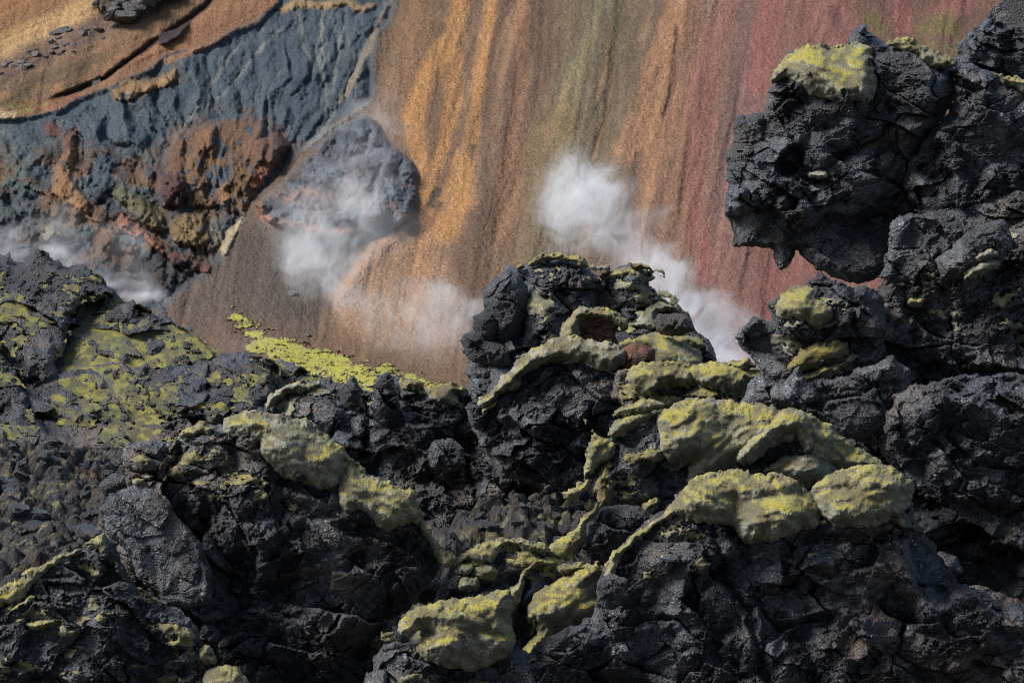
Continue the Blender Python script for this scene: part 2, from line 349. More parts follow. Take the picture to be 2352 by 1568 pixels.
def cushion(P, host, T=16, R=26, lob=(60, 26), ang=-.35, mat=None, seed=0, label=None, name='moss_cushion', holes=0, embed=26, lump=1.0, sm=True, r=8, off=0, warp=4):
    """moss grown on a lava body: thick lobed mat over the rock's own surface"""
    P = smooth_poly(P) if sm else np.asarray(P, F32)
    X, Y, x0, y0 = lattice(P, 10); k = 40 + seed * 5
    wx = X + warp * 2 * (fbm(X / 16, Y / 16, k, 3) - .5) * 2; wy = Y + warp * 2 * (fbm(X / 16, Y / 16, k + 3, 3) - .5) * 2
    wx = wx + 2 * (fbm(X / 6, Y / 5, k + 1, 3, .7) - .5) * 2; wy = wy + 3 * (fbm(X / 5, Y / 6, k + 2, 3, .7) - .5) * 2
    sd = sdf(P, wx, wy) + (5 if R >= 20 and not holes else 0)
    if holes:
        nz = fbm(X / 55, Y / 30, k + 7, 5, .66) + .10 * (fbm(X / 11, Y / 5.5, k + 9, 3, .7) - .5); sd = np.minimum(sd, (nz - holes) * 70)
    R = R * 1.5; T = T * (1.4 if T > 8 else 1); D0 = HOST[host.name][4].mean(); m = mpp(D0); base = host_depth(host, X, Y, r)
    t = np.clip(sd / R, 0, 1); prof = np.sqrt(np.maximum(1 - (1 - t) ** 2, 0))
    qx = X + 14 * (fbm(X / 50, Y / 50, k + 1, 3) - .5) * 2; qy = Y + 14 * (fbm(X / 50, Y / 50, k + 2, 3) - .5) * 2
    pa = pillows(qx, qy, lob[0] * .9, lob[0] * .52, ang, k + 1); pb = pillows(qx + 50, qy, lob[1] * 1.1, lob[1] * .55, ang, k + 4)
    h = T * prof + lump * (lob[0] * .34 * blur(np.maximum(pa, .2), 3) + lob[1] * .85 * blur(np.maximum(pb, .3), 1) + 1.6 * (fbm(X / 9, Y / 8, k + 8, 3, .6) - .5)) * (.25 + .75 * t) + (1.7 if T > 8 else .8) * (vn(X / 2.6, Y / 2.6, k) - .5)
    if T > 8: h = h - 11 * np.clip(1 - t * 2.0, 0, 1) * (.4 + 1.2 * fbm(X / 12, Y / 12, k + 5, 3))
    fr = base - (h + off) * m
    bk = np.maximum(base, fr) + embed * m * (.3 + .7 * prof)
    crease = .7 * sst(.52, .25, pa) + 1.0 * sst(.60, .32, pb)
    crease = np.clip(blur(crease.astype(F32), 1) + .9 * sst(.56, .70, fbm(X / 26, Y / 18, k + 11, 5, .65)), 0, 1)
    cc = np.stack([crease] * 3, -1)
    if name != 'moss_tuft':
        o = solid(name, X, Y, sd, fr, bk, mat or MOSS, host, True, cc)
        if label: o['label'] = label
        return o
    lb = islands(sd > 0)
    for c in np.unique(lb[lb > 0]):
        q = lb == c
        if q.sum() < 9: continue
        r_, c_ = np.nonzero(q); r0, r1, c0, c1 = max(r_.min() - 3, 0), r_.max() + 4, max(c_.min() - 3, 0), c_.max() + 4; w_ = (slice(r0, r1), slice(c0, c1))
        solid(name, X[w_], Y[w_], np.where(q | (sd <= 0), sd, -2.)[w_], fr[w_], bk[w_], mat, host, True, cc[w_])
def islands(m):
    """numbers the separate scraps of a mask"""
    n = np.arange(1, m.size + 1).reshape(m.shape) * m
    while True:
        p = np.pad(n, 1); q = np.max([p[1 + a:p.shape[0] - 1 + a, 1 + b:p.shape[1] - 1 + b] for a in (-1, 0, 1) for b in (-1, 0, 1)], axis=0) * m
        if (q == n).all(): return n
        n = q
ONES = 'first second third fourth fifth sixth seventh eighth ninth tenth eleventh twelfth thirteenth fourteenth fifteenth sixteenth seventeenth eighteenth nineteenth'.split()
def ordinal(i, n):
    if i == 0: return 'leftmost '
    if i == n - 1: return 'rightmost '
    i += 1
    w = ONES[i - 1] if i < 20 else (('twentieth', 'thirtieth', 'fortieth', 'fiftieth')[i // 10 - 2] if i % 10 == 0 else ('twenty', 'thirty', 'forty', 'fifty')[i // 10 - 2] + '-' + ONES[i % 10 - 1])
    return w + ' from left of the '
def stones(name, spots, Dfun, mat, label, cat, group, sizes, seed, sink=.3, flat=.7):
    """angular loose stones, each a thing of its own (a few shared shapes, turned and scaled)"""
    rs = np.random.RandomState(seed); import bmesh; protos = []; spots = sorted(spots)
    for q in range(6):
        bm = bmesh.new(); bmesh.ops.create_icosphere(bm, subdivisions=3, radius=1)
        pl = [Vector(rs.normal(size=3)).normalized() for _ in range(9)]; ds = rs.uniform(.45, .8, 9)
        for v in bm.verts:
            for n_, d_ in zip(pl, ds):
                e = v.co.dot(n_) - d_
                if e > 0: v.co -= n_ * e * .92
            v.co += v.co.normalized() * rs.uniform(-.035, .035); v.co.z *= flat
        me = bpy.data.meshes.new(name); bm.to_mesh(me); bm.free(); me.materials.append(mat); protos.append(me)
    for i, (u, v) in enumerate(spots):
        sz = rs.uniform(*sizes); D = Dfun(u, v); p = world(np.float64(u), np.float64(v), D)
        o = bpy.data.objects.new(name, protos[i % 6]); C.objects.link(o); o.scale = (sz * rs.uniform(.8, 1.4), sz, sz * rs.uniform(.7, 1.1))
        o.rotation_euler = (rs.uniform(-.4, .4), rs.uniform(-.4, .4), rs.uniform(0, 6.3)); o.location = (p[0], p[1], p[2] + sz * flat * sink)
        tag(o, label if len(spots) == 1 else ordinal(i, len(spots)) + label, cat, group)
# ------------------------------------------------------------------ the coloured hillside
def plane_D(Y, zb, yb, s):
    yc = (784 - Y) / 1176 * TAN; a = SP + yc * CP; b = CP - yc * SP
    return (zb - yb * s - CAMZ) / (a - b * s)
def make_hill():
    sx = 2.6
    X, Y = np.meshgrid(np.arange(-330, 2690, sx, dtype=F32), np.arange(-260, 1000, sx, dtype=F32))
    wx = X + 26 * (fbm(X / 60, Y / 60, 61, 4) - .5); wy = Y + 26 * (fbm(X / 60, Y / 60, 66, 4) - .5)
    wx2 = X + 9 * (fbm(X / 14, Y / 22, 71, 3) - .5); wy2 = Y + 9 * (fbm(X / 14, Y / 22, 74, 3) - .5)
    D1 = plane_D(Y, 1.9, 150, .66); D2 = plane_D(Y, 1.9, 150, .26)
    k = .35; D = -np.log(np.exp(-(D1 - 150) * k) + np.exp(-(D2 - 150) * k)) / k + 150
    col = np.zeros(X.shape + (3,), F32); rel = np.zeros(X.shape, F32)
    # fall-line bands of the scree
    q = X + .21 * Y - 14 + 30 * (fbm(X / 80, Y / 260, 3, 3) - .5) * 2 * .8 + 14 * (fbm(X / 22, Y / 160, 5, 3) - .5)
    ST = [(700, 116, 92, 70), (880, 122, 95, 68), (960, 142, 102, 64), (1020, 128, 98, 66), (1110, 128, 96, 70), (1190, 118, 90, 70), (1260, 124, 96, 70), (1320, 122, 102, 70), (1380, 124, 106, 78),
          (1440, 118, 100, 74), (1520, 118, 94, 72), (1590, 140, 100, 70), (1640, 150, 106, 72), (1700, 124, 94, 78), (1750, 132, 90, 80), (1800, 134, 90, 74), (1860, 138, 87, 71),
          (1900, 144, 82, 69), (1980, 140, 82, 69), (2050, 138, 84, 74), (2130, 140, 80, 66), (2200, 122, 88, 60), (2400, 138, 80, 68)]
    lin = np.array([srgb(*c[1:]) for c in ST]); qs = [c[0] for c in ST]
    for i in range(3): col[..., i] = np.interp(q, qs, lin[:, i])
    def mixc(m, c, nz=None):
        c = srgb(*c); m = np.clip(m, 0, 1)[..., None]; col[:] = col * (1 - m) + c * m
    def stroke(P, w, c, a=1., soft=.5, relh=0., fray=1.0):
        P = np.asarray(P, F32); x0, y0 = P.min(0) - 90; x1, y1 = P.max(0) + 90
        j0, j1 = np.searchsorted(X[0], [x0, x1]); i0, i1 = np.searchsorted(Y[:, 0], [y0, y1]); sl = (slice(i0, i1), slice(j0, j1))
        d, t = sline(P, (X + (wx2[:] - X) * fray)[sl], Y[sl]); ww = np.interp(t, np.linspace(0, 1, len(w)), w) if np.ndim(w) else w
        ww = ww * (.65 + .7 * fbm(X[sl] / 20, Y[sl] / 60, 21, 3)); m = a * sst(1 + soft, 1 - soft, d / ww)
        e = np.minimum(sst(0, .06, t), 1) * sst(1., .86, t); m = m * e
        if c is not None:
            cc = srgb(*c); col[sl] = col[sl] * (1 - m[..., None]) + cc * m[..., None]
        if relh: rel[sl] += relh * np.exp(-(d / ww) ** 2) * e
    def patch(P, c, a=1., soft=14, th=None, nsc=22, relh=0., R=40, w=1.):
        P = np.asarray(P, F32); x0, y0 = P.min(0) - 60; x1, y1 = P.max(0) + 60
        j0, j1 = np.searchsorted(X[0], [x0, x1]); i0, i1 = np.searchsorted(Y[:, 0], [y0, y1]); sl = (slice(i0, i1), slice(j0, j1))
        ax = (X + (wx - X) * w)[sl]; ay = (Y + (wy - Y) * w)[sl]
        d = sdf(P, ax, ay); m = a * sst(-soft, soft, d)
        if th is not None: m = m * sst(th - .06, th + .06, fbm(X[sl] / nsc, Y[sl] / nsc, 33, 4))
        if c is not None:
            cc = srgb(*c); col[sl] = col[sl] * (1 - m[..., None]) + cc * m[..., None]
        if relh: rel[sl] += relh * np.sqrt(np.clip(1 - (1 - np.clip(d / R, 0, 1)) ** 2, 0, 1))
        return d, sl
    O = (196, 134, 52)
    stroke([(1064, -40), (1061, 0), (1041, 80), (1001, 140), (969, 200), (951, 260), (953, 320), (971, 380), (961, 440), (945, 500), (930, 550)], [14, 22, 24, 20, 18], O, .85, .6)
    stroke([(1052, 100), (1049, 140), (1041, 240), (1017, 340), (993, 420), (961, 480)], [10, 20, 14, 12], O, .75, .5)
    stroke([(1135, -40), (1129, 0), (1113, 100), (1097, 200), (1085, 320), (1073, 400), (1069, 460), (1041, 525)], [12, 13, 14, 18, 24, 14], O, .85, .6)
    stroke([(1062, 330), (1045, 440), (1020, 520), (1000, 570)], [6, 26, 34, 20], O, .8, .5)
    stroke([(985, 500), (960, 620), (953, 740)], [16, 20, 20], (176, 122, 70), .6, .7)
    stroke([(1207, -20), (1197, 80), (1190, 260), (1181, 340), (1169, 460), (1145, 620)], [12, 16, 22, 26, 18], (160, 108, 64), .6, .6)
    stroke([(1262, -40), (1240, 260), (1225, 500)], [22, 30, 26], (112, 84, 68), .6, .8)
    stroke([(1402, -40), (1385, 10), (1355, 90), (1325, 170), (1300, 260)], [24, 18, 26, 40], (124, 122, 100), .55, .7)
    stroke([(1382, -30), (1372, 40), (1350, 112), (1318, 190), (1270, 330), (1230, 520)], [7, 9, 16, 40, 44], (146, 126, 66), .5, .8)
    stroke([(1440, 20), (1400, 160), (1385, 300), (1360, 360)], [20, 26, 30], (104, 92, 66), .6, .8)
    for P in ([(1410, 160), (1398, 200)], [(1388, 225), (1372, 240), (1362, 255)], [(1372, 300), (1370, 330)], [(1085, 330), (1082, 350), (1086, 372)], [(1015, 460), (990, 510), (970, 540)], [(1008, 430), (985, 480)], [(1395, 205), (1380, 235)]):
        stroke(P, 8, (78, 74, 62), .8, .8, 0, 2.)
    stroke([(1563, -40), (1561, 0), (1537, 80), (1505, 180), (1481, 260), (1440, 340), (1417, 400)], [26, 30, 34, 30, 20], (176, 122, 78), .8, .5)
    stroke([(1548, 180), (1533, 240), (1515, 300), (1503, 400), (1487, 490)], [18, 26, 30, 26], (174, 118, 76), .7, .6)
    stroke([(1559, 50), (1553, 140), (1543, 210), (1522, 290)], [6, 9, 10, 4], (124, 84, 62), .9, .4, .25)
    stroke([(1512, 150), (1498, 190), (1492, 215)], [6, 10, 5], (128, 88, 62), .7, .6)
    stroke([(1640, -40), (1632, 60), (1618, 160)], [20, 16, 10], (128, 118, 112), .6, .7)
    stroke([(1692, -40), (1669, 10), (1645, 80), (1621, 200), (1601, 360), (1597, 520), (1612, 640)], [26, 32, 34, 30, 30], (152, 94, 76), .75, .5)
    stroke([(1740, -40), (1722, 60), (1700, 220)], [18, 26, 20], (128, 86, 74), .7, .6)
    stroke([(1790, -40), (1771, 20), (1750, 150), (1735, 240)], [22, 34, 22], (156, 84, 72), .8, .5)
    stroke([(1860, -40), (1890, 60), (1915, 110)], [44, 50, 30], (150, 90, 76), .7, .6)
    stroke([(1600, 480), (1612, 560), (1618, 660)], [14, 22, 18], (160, 84, 74), .6, .7)
    patch([(1905, -60), (2240, -60), (2260, 40), (2200, 140), (2040, 110), (1960, 40)], (112, 78, 60), .75, 20)
    stroke([(2062, -40), (2067, 10), (2083, 90)], [18, 20, 24], (156, 84, 72), .9, .4)
    stroke([(2250, -40), (2215, 10), (2175, 30), (2150, 5)], [26, 22, 20, 12], (160, 82, 76), .7, .5)
    patch([(1985, 40), (2010, 25), (2045, 70), (2050, 110), (2000, 90)], (112, 100, 40), .9, 14, .42)
    patch([(2095, 70), (2150, 30), (2215, 20), (2200, 130), (2120, 110)], (118, 104, 42), .9, 16, .40)
    stroke([(1905, 10), (1925, 60), (1940, 90)], 12, (104, 62, 58), .6, .7)
    rs = np.random.RandomState(12)
    for _ in range(90):      # thin runs of fresh debris down the fall line
        x0_, y0_ = rs.uniform(900, 2150), rs.uniform(-120, 420); L_ = rs.uniform(120, 520); sl_ = -.24 + .10 * (x0_ - 1300) / 500 * .3 + rs.uniform(-.05, .05)
        cc_ = [(166, 124, 80), (150, 112, 78), (104, 82, 66), (138, 112, 84), (178, 130, 72)][rs.randint(5)]
        if x0_ > 1640: cc_ = [(150, 96, 78), (128, 80, 68), (160, 104, 84)][rs.randint(3)]
        P_ = [(x0_ + sl_ * t_ * L_ + 10 * math.sin(t_ * 3 + x0_), y0_ + t_ * L_) for t_ in (0, .25, .5, .75, 1)]
        stroke(P_, [2, rs.uniform(3, 9), rs.uniform(3, 12), 3], cc_, rs.uniform(.25, .55), .9, 0, 1.6)
    # the scree spills in a low fan towards the valley
    patch([(750, 715), (800, 655), (860, 580), (945, 500), (1010, 560), (1060, 700), (1080, 900), (900, 860), (800, 780)], (148, 114, 80), .45, 34)
    stroke([(950, 495), (900, 545), (860, 582), (800, 655), (758, 712)], [14, 18, 20, 14], (186, 134, 88), .85, .6, -.25)
    stroke([(985, 520), (940, 590), (900, 650), (850, 720), (800, 760)], [26, 40, 44, 30], (170, 128, 90), .6, .95)
    d, sl = patch([(380, 700), (500, 590), (600, 500), (760, 540), (860, 560), (945, 495), (860, 580), (800, 655), (752, 712), (700, 800), (500, 800)], (100, 86, 74), .9, 14)
    patch([(560, 560), (700, 560), (740, 640), (700, 740), (560, 700)], (88, 78, 72), .6, 60)
    patch([(480, 740), (700, 760), (900, 800), (1090, 840), (1090, 960), (300, 960)], (118, 88, 64), .8, 50)
    stroke([(385, 705), (450, 640), (500, 600), (540, 575)], [12, 16, 12], (132, 108, 86), .4, .9, -.1)
    patch([(770, 730), (815, 660), (870, 590), (950, 510), (1010, 560), (1060, 700), (1075, 800), (960, 800), (860, 770)], (166, 128, 92), .75, 36)
    stroke([(950, 495), (900, 545), (860, 582), (800, 655), (758, 712)], [16, 20, 22, 16], (190, 140, 94), .8, .7, -.2)
    stroke([(985, 470), (975, 560), (955, 680), (950, 760)], [20, 24, 24], (182, 126, 70), .6, .9)
    # blue grey bowl, its own slate colour darkened partly to carry cloud shade
    BOWL = [(640, -300), (910, -300), (905, 20), (868, 90), (858, 150), (864, 228), (830, 244), (760, 300), (690, 362), (600, 452), (540, 540), (500, 606), (420, 668), (380, 705), (300, 760), (-330, 700),
            (-330, 330), (0, 268), (60, 265), (150, 242), (230, 202), (330, 160), (400, 122), (470, 108), (560, 60), (640, 0)]
    db, sb = patch(BOWL, (70, 85, 96), 1., 14, w=.9)
    inb = sst(0, 30, db)
    rel[sb] += .5 * sst(0, 16, db) - .3 * sst(8, 60, db)
    xa = X[sb]; ya = Y[sb]
    # radial gullies running down to the throat of the bowl
    th = np.arctan2(xa - 560, 760 - ya + 0 * xa); rr = np.hypot(xa - 560, ya - 760)
    gl = 1 - np.abs(2 * fbm(th * 9 + 1.3 * fbm(xa / 80, ya / 80, 4, 4), rr / 190, 81, 4, .55) - 1)
    rel[sb] += inb * 1.7 * (gl - .8)
    g2 = 1 - np.abs(2 * fbm(xa / 46 + ya / 160, ya / 70, 85, 5, .6) - 1); rel[sb] += inb * (.6 + .6 * sst(330, 480, ya)) * (g2 - .75)
    rel[sb] -= inb * (.06 + .30 * sst(330, 480, ya)) * (chunks(wx[sb], wy[sb], 46, 88) + .6 * chunks(wx[sb], wy[sb], 20, 90) * sst(220, 420, ya))
    c_ = srgb(118, 122, 118); m_ = (inb * .55 * sst(.55, .75, fbm(xa / 18, ya / 70, 91, 4)) * sst(320, 60, ya))[..., None]; col[sb] = col[sb] * (1 - m_) + c_ * m_
    c_ = srgb(60, 74, 88); m_ = (inb * .7 * sst(.48, .62, fbm(xa / 60, ya / 60, 93, 5)))[..., None]; col[sb] = col[sb] * (1 - m_) + c_ * m_
    c_ = srgb(92, 106, 96); m_ = (inb * .6 * sst(.5, .66, fbm(xa / 80, ya / 60, 97, 4)) * sst(640, 120, xa))[..., None]; col[sb] = col[sb] * (1 - m_) + c_ * m_
    c_ = srgb(122, 84, 44); m_ = (inb * .8 * sst(.47, .64, fbm(xa / 60, ya / 50, 101, 6)) * sst(280, 420, ya))[..., None]; col[sb] = col[sb] * (1 - m_) + c_ * m_
    c_ = srgb(38, 42, 48); m_ = (inb * .6 * sst(.54, .66, fbm(xa / 36, ya / 50, 105, 5)) * sst(300, 440, ya))[..., None]; col[sb] = col[sb] * (1 - m_) + c_ * m_
    for P, wd in (([(690, -20), (684, 40), (700, 110), (720, 170)], 7), ([(745, 0), (738, 80), (742, 150), (748, 220), (744, 275)], 6), ([(800, 10), (780, 100), (765, 190), (750, 250)], 6),
                  ([(850, 60), (838, 110), (800, 190), (765, 260), (744, 290), (715, 330), (694, 356)], 8), ([(744, 60), (720, 110), (740, 190)], 4), ([(650, 60), (600, 110), (560, 160), (520, 210), (450, 260)], 5), ([(560, 90), (480, 200), (430, 280), (380, 350)], 6)):
        stroke(P, wd * .7, (134, 134, 122), .5, .8, .1, 2.)
    stroke([(905, -10), (868, 60), (842, 120), (806, 200), (770, 250)], [6, 6, 7, 5], (152, 132, 98), .6, .9, -.15, 1.8)
    stroke([(864, 226), (800, 270), (740, 310), (694, 352)], [4, 6, 5], (134, 136, 134), .55, .9, -.1)
    stroke([(640, 28), (680, 8), (740, 14), (800, 4), (830, 22), (880, 6)], [8, 9, 6], (168, 132, 74), .8, .6, -.3, 2)
    stroke([(470, 108), (420, 128), (370, 146)], [6, 7], (176, 118, 62), .8, .5, -.3)
    patch([(252, 200), (290, 178), (340, 182), (400, 160), (404, 188), (350, 205), (300, 232), (262, 226)], (198, 148, 62), .9, 10, .46, relh=-.8, R=20)
    patch([(220, 190), (420, 130), (430, 190), (330, 250), (240, 240)], (72, 66, 58), .5, 20, .5)
    patch([(366, 392), (400, 304), (460, 286), (500, 270), (560, 262), (624, 300), (672, 336), (640, 400), (592, 440), (560, 500), (500, 484), (440, 470), (372, 480)], (126, 84, 46), .85, 40, .42, relh=-1.3, R=70)
    patch([(455, 300), (500, 285), (500, 330), (470, 350)], (140, 94, 50), .8, 16, relh=-.8, R=18)
    patch([(585, 330), (640, 308), (672, 340), (640, 385), (590, 370)], (100, 70, 60), .8, 22, relh=-1.0, R=40)
    patch([(590, 385), (635, 372), (620, 420), (588, 436)], (168, 92, 50), .85, 10, .42)
    patch([(504, 440), (526, 420), (528, 460), (506, 470)], (168, 116, 52), .9, 8, relh=-.6, R=14)
    patch([(440, 360), (560, 340), (590, 480), (450, 480)], (112, 92, 50), .6, 20, .47)
    patch([(372, 400), (395, 392), (432, 420), (438, 452), (410, 474), (376, 464)], (84, 60, 54), .95, 8, relh=-1.2, R=30)
    patch([(150, 306), (176, 290), (178, 350), (167, 400), (192, 440), (217, 474), (208, 500), (160, 474), (127, 440), (133, 390), (146, 340)], (160, 110, 44), .85, 14, .34, relh=-.8, R=24)
    patch([(148, 300), (178, 290), (180, 330), (150, 336)], (104, 60, 44), .8, 8)
    patch([(100, 285), (136, 278), (140, 310), (112, 308)], (120, 68, 46), .8, 10, .45)
    patch([(262, 444), (288, 420), (340, 458), (380, 500), (384, 532), (355, 542), (310, 504)], (112, 104, 60), .8, 16, relh=-1.4, R=34)
    patch([(386, 534), (400, 505), (430, 482), (466, 492), (486, 556), (450, 572), (395, 558)], (134, 106, 48), .85, 14, .36, relh=-1.2, R=34)
    patch([(270, 502), (282, 488), (322, 520), (380, 580), (377, 592), (330, 552), (276, 528)], (170, 94, 54), .85, 8, relh=-1.0, R=14, w=.5)
    patch([(384, 592), (400, 578), (434, 598), (430, 614), (396, 612)], (168, 90, 60), .95, 5, relh=-.8, R=12, w=.5)
    patch([(440, 612), (456, 600), (490, 606), (480, 624), (446, 624)], (158, 84, 54), .95, 6, relh=-.6, R=12, w=.5)
    patch([(504, 570), (520, 530), (556, 500), (546, 530), (520, 586), (510, 588)], (176, 154, 112), .95, 4, w=.5, relh=-.4, R=14)
    patch([(470, 500), (510, 500), (505, 560), (486, 600)], (112, 108, 96), .7, 8)
    patch([(92, 520), (130, 510), (150, 540), (130, 560), (98, 548)], (136, 132, 112), .8, 8, relh=-.8, R=16)
    patch([(-330, 300), (60, 300), (100, 420), (60, 560), (-330, 560)], (86, 100, 96), .6, 30, .42)
    patch([(-330, 420), (60, 430), (160, 560), (300, 680), (200, 720), (-330, 700)], (74, 76, 84), .7, 30, .46)
    patch([(220, 600), (400, 580), (500, 600), (420, 660), (300, 690)], (66, 60, 60), .8, 20)
    # grey mound that stands in front of the scree
    MO = [(836, 270), (850, 274), (872, 292), (884, 318), (897, 330), (920, 346), (946, 374), (955, 400), (950, 440), (948, 490), (913, 520), (860, 548), (790, 562), (700, 548), (622, 512), (588, 472), (640, 422), (690, 370), (760, 312), (806, 284)]
    dm, sm = patch(MO, (92, 104, 116), .95, 12, relh=-2.2, R=90, w=1.)
    im = sst(-2, 12, dm); xm, ym = X[sm], Y[sm]
    rel[sm] -= im * (.9 * chunks(wx[sm], wy[sm], 60, 111) + .3 * chunks(wx2[sm], wy2[sm], 26, 114) + .12 * chunks(wx2[sm], wy2[sm], 11, 117))
    c_ = srgb(64, 68, 78); m_ = (im * .8 * sst(.46, .6, fbm(xm / 40, ym / 26, 121, 5)))[..., None]; col[sm] = col[sm] * (1 - m_) + c_ * m_
    c_ = srgb(120, 90, 84); m_ = (im * .7 * sst(.46, .6, fbm(xm / 36, ym / 26, 125, 5)) * sst(340, 460, ym))[..., None]; col[sm] = col[sm] * (1 - m_) + c_ * m_
    stroke([(594, 460), (600, 492), (622, 512), (680, 522), (760, 532), (830, 534)], [8, 10, 10, 8], (172, 108, 72), .75, .9, -.2, 2.2)
    stroke([(650, 470), (690, 440), (740, 448), (778, 474)], [6, 9, 6], (160, 104, 78), .65, .9, -.1, 2.2)
    stroke([(560, 500), (620, 440), (690, 372), (740, 335)], [14, 18, 12], (112, 88, 54), .6, .9, -.1, 2.2)
    # slopes above the bowl
    p = Y + .48 * X + 20 * (fbm(X / 200, Y / 90, 131, 3) - .5); above = sst(4, -4, sdf(BOWL, X + (wx - X) * .9, Y + (wy - Y) * .9)) * sst(690, 640, X) * sst(300, 280, Y)
    PT = [(-300, 140, 98, 54), (30, 164, 110, 54), (70, 146, 104, 58), (100, 190, 146, 78), (128, 192, 150, 84), (150, 128, 98, 76), (190, 118, 92, 76), (215, 144, 106, 66), (240, 130, 96, 60), (262, 152, 106, 62), (300, 148, 98, 58), (340, 130, 100, 74)]
    ln = np.array([srgb(*c[1:]) for c in PT]); c2 = np.stack([np.interp(p + 9 * (fbm(X / 70, Y / 30, 135, 4) - .5) * 2, [c[0] for c in PT], ln[:, i]) for i in range(3)], -1)
    col[:] = col * (1 - above[..., None]) + c2 * above[..., None]
    rel += above * (.16 * (fbm(p / 16, (X - .48 * Y) / 300, 141, 4) - .5) * 2 - .05 * chunks(X, Y, 16, 143) * sst(140, 160, p) * sst(215, 195, p))
    patch([(-100, 190), (120, 150), (200, 120), (260, 140), (160, 210), (0, 262), (-100, 290)], (96, 84, 56), .7, 20, .4)
    patch([(0, 250), (40, 238), (110, 232), (90, 245), (30, 258)], (150, 158, 40), .8, 8, .5)
    stroke([(500, -10), (440, 40), (370, 88), (300, 135), (240, 180), (170, 210), (90, 238)], [6, 8, 5, 5], (62, 46, 40), .9, .5, .7)
    patch([(366, 80), (400, 66), (440, 48), (420, 78), (385, 108), (366, 106)], (58, 50, 54), .95, 4, w=.5, relh=-.8, R=12)
    patch([(215, -60), (400, -60), (420, -10), (370, 6), (330, 30), (300, 50), (260, 40), (220, 10)], (58, 56, 60), .9, 12, relh=-2.0, R=34)
    stroke([(0, 264), (40, 264)], 10, (186, 156, 112), .9, .5)
    # overall relief, grain
    inbowl = np.zeros(X.shape, F32); inbowl[sb] = inb
    rel += (.06 * (fbm(q / 14, Y / 200, 151, 3) - .5) * 2 + .45 * (fbm(q / 60, Y / 500, 155, 3) - .5) * 2) * (1 - inbowl)
    rel += .07 * (fbm(X / 5, Y / 5, 161, 2) - .5) * 2
    col *= (1 + .30 * (fbm(X / 5.2, Y / 4.4, 165, 3, .9) - .5) * 2 + .20 * (fbm(X / 24, Y / 34, 168, 4, .6) - .5) * 2)[..., None]
    gr_ = col.mean(-1, keepdims=True); col[:] = np.clip(gr_ + (col - gr_) * (.74 - .08 * sst(1560, 1750, X))[..., None], .004, 1)
    D = D + rel
    V = world(X, Y, D).reshape(-1, 3); h_, w_ = X.shape; I = np.arange(h_ * w_).reshape(h_, w_)
    Fq = np.stack([I[:-1, :-1].ravel(), I[1:, :-1].ravel(), I[1:, 1:].ravel(), I[:-1, 1:].ravel()], 1)
    m = M('hill scree and clay'); at = m.n('ShaderNodeAttribute', attribute_name='tint').outputs[0]
    g = m.n('ShaderNodeVectorMath', operation='SCALE'); m.l(at, g.inputs[0]); g.inputs[3].default_value = HILL_GAIN
    vc = m.vor(14, out='Color'); hs = m.n('ShaderNodeSeparateColor'); m.l(vc, hs.inputs[0])
    c = m.mix(m.ramp(hs.outputs[0], 0, 1), m.mix(1., g.outputs[0], (.78, .78, .80), 'MULTIPLY'), m.mix(1., g.outputs[0], (1.22, 1.2, 1.17), 'MULTIPLY'))
    v2 = m.n('ShaderNodeTexVoronoi'); m.l(m.co, v2.inputs['Vector']); v2.inputs['Scale'].default_value = 6.5; h2 = m.n('ShaderNodeSeparateColor'); m.l(v2.outputs['Color'], h2.inputs[0])
    dd = m.ramp(v2.outputs['Distance'], .42, .26); g3 = m.ramp(m.noise(.25, 3, .6), .42, .58, .35, 1)
    c = m.mix(m.math('MULTIPLY', m.math('MULTIPLY', dd, m.ramp(h2.outputs[0], .74, .84)), g3), c, m.mix(1., g.outputs[0], (1.75, 1.7, 1.6), 'MULTIPLY'))
    c = m.mix(m.math('MULTIPLY', m.math('MULTIPLY', dd, m.ramp(h2.outputs[1], .76, .86)), g3), c, m.mix(1., g.outputs[0], (.42, .42, .45), 'MULTIPLY'))
    b = m.bump(m.noise(7, 4, .7), .05, .8); b = m.bump(v2.outputs['Distance'], .05, .5, b)
    mat = m.fin(c, .92, b, .2)
    o = link('hill', V, Fq, mat, None, col.reshape(-1, 3), True); tag(o, kind='structure')
    return X, Y, D
HILL_GAIN = .63
HX, HY, HD = make_hill()
def hillD(u, v): return float(HD[min(max(int((v + 260) / 2.6), 0), HD.shape[0] - 1), min(max(int((u + 330) / 2.6), 0), HD.shape[1] - 1)])

# lime green moss spreading over the foot of the hill
def ground_moss(name, P, seed, thr, label, T=.03, mat=None):
    X, Y, x0, y0 = lattice(P, 6, 2.6)
    jj = np.clip(np.rint((X + 330) / 2.6).astype(int), 0, HD.shape[1] - 1); ii = np.clip(np.rint((Y + 260) / 2.6).astype(int), 0, HD.shape[0] - 1)
    dq = sdf(P, X + 30 * (fbm(X / 40, Y / 20, seed, 3) - .5), Y + 16 * (fbm(X / 40, Y / 20, seed + 3, 3) - .5))
    nz = .55 * fbm(X / 34, Y / 13, seed + 5, 3, .6) + .45 * fbm(X / 7, Y / 3.2, seed + 7, 3, .75); sd = np.minimum(dq, (nz - thr - .14 * sst(40, 0, dq)) * 46)
    fr = HD[ii, jj] - .02 - T * np.clip(sd / 5, 0, 1) ** .5; bk = HD[ii, jj] + .25
    o = solid(name, X, Y, sd, fr, bk, mat or MOSS_LIME, None, True, np.zeros(X.shape + (3,), F32) + (.5 * (1 - np.clip(sd / 6, 0, 1)))[..., None], 2.6)
    tag(o, label, 'moss', kind='stuff')
ground_moss('moss_ground_cover', [(515, 712), (545, 706), (600, 742), (680, 775), (760, 796), (860, 830), (940, 856), (1000, 880), (1000, 930), (740, 930), (640, 850), (560, 800)], 171, .40,
            'bright lime green moss spreading over brown gravel at the foot of the hill')
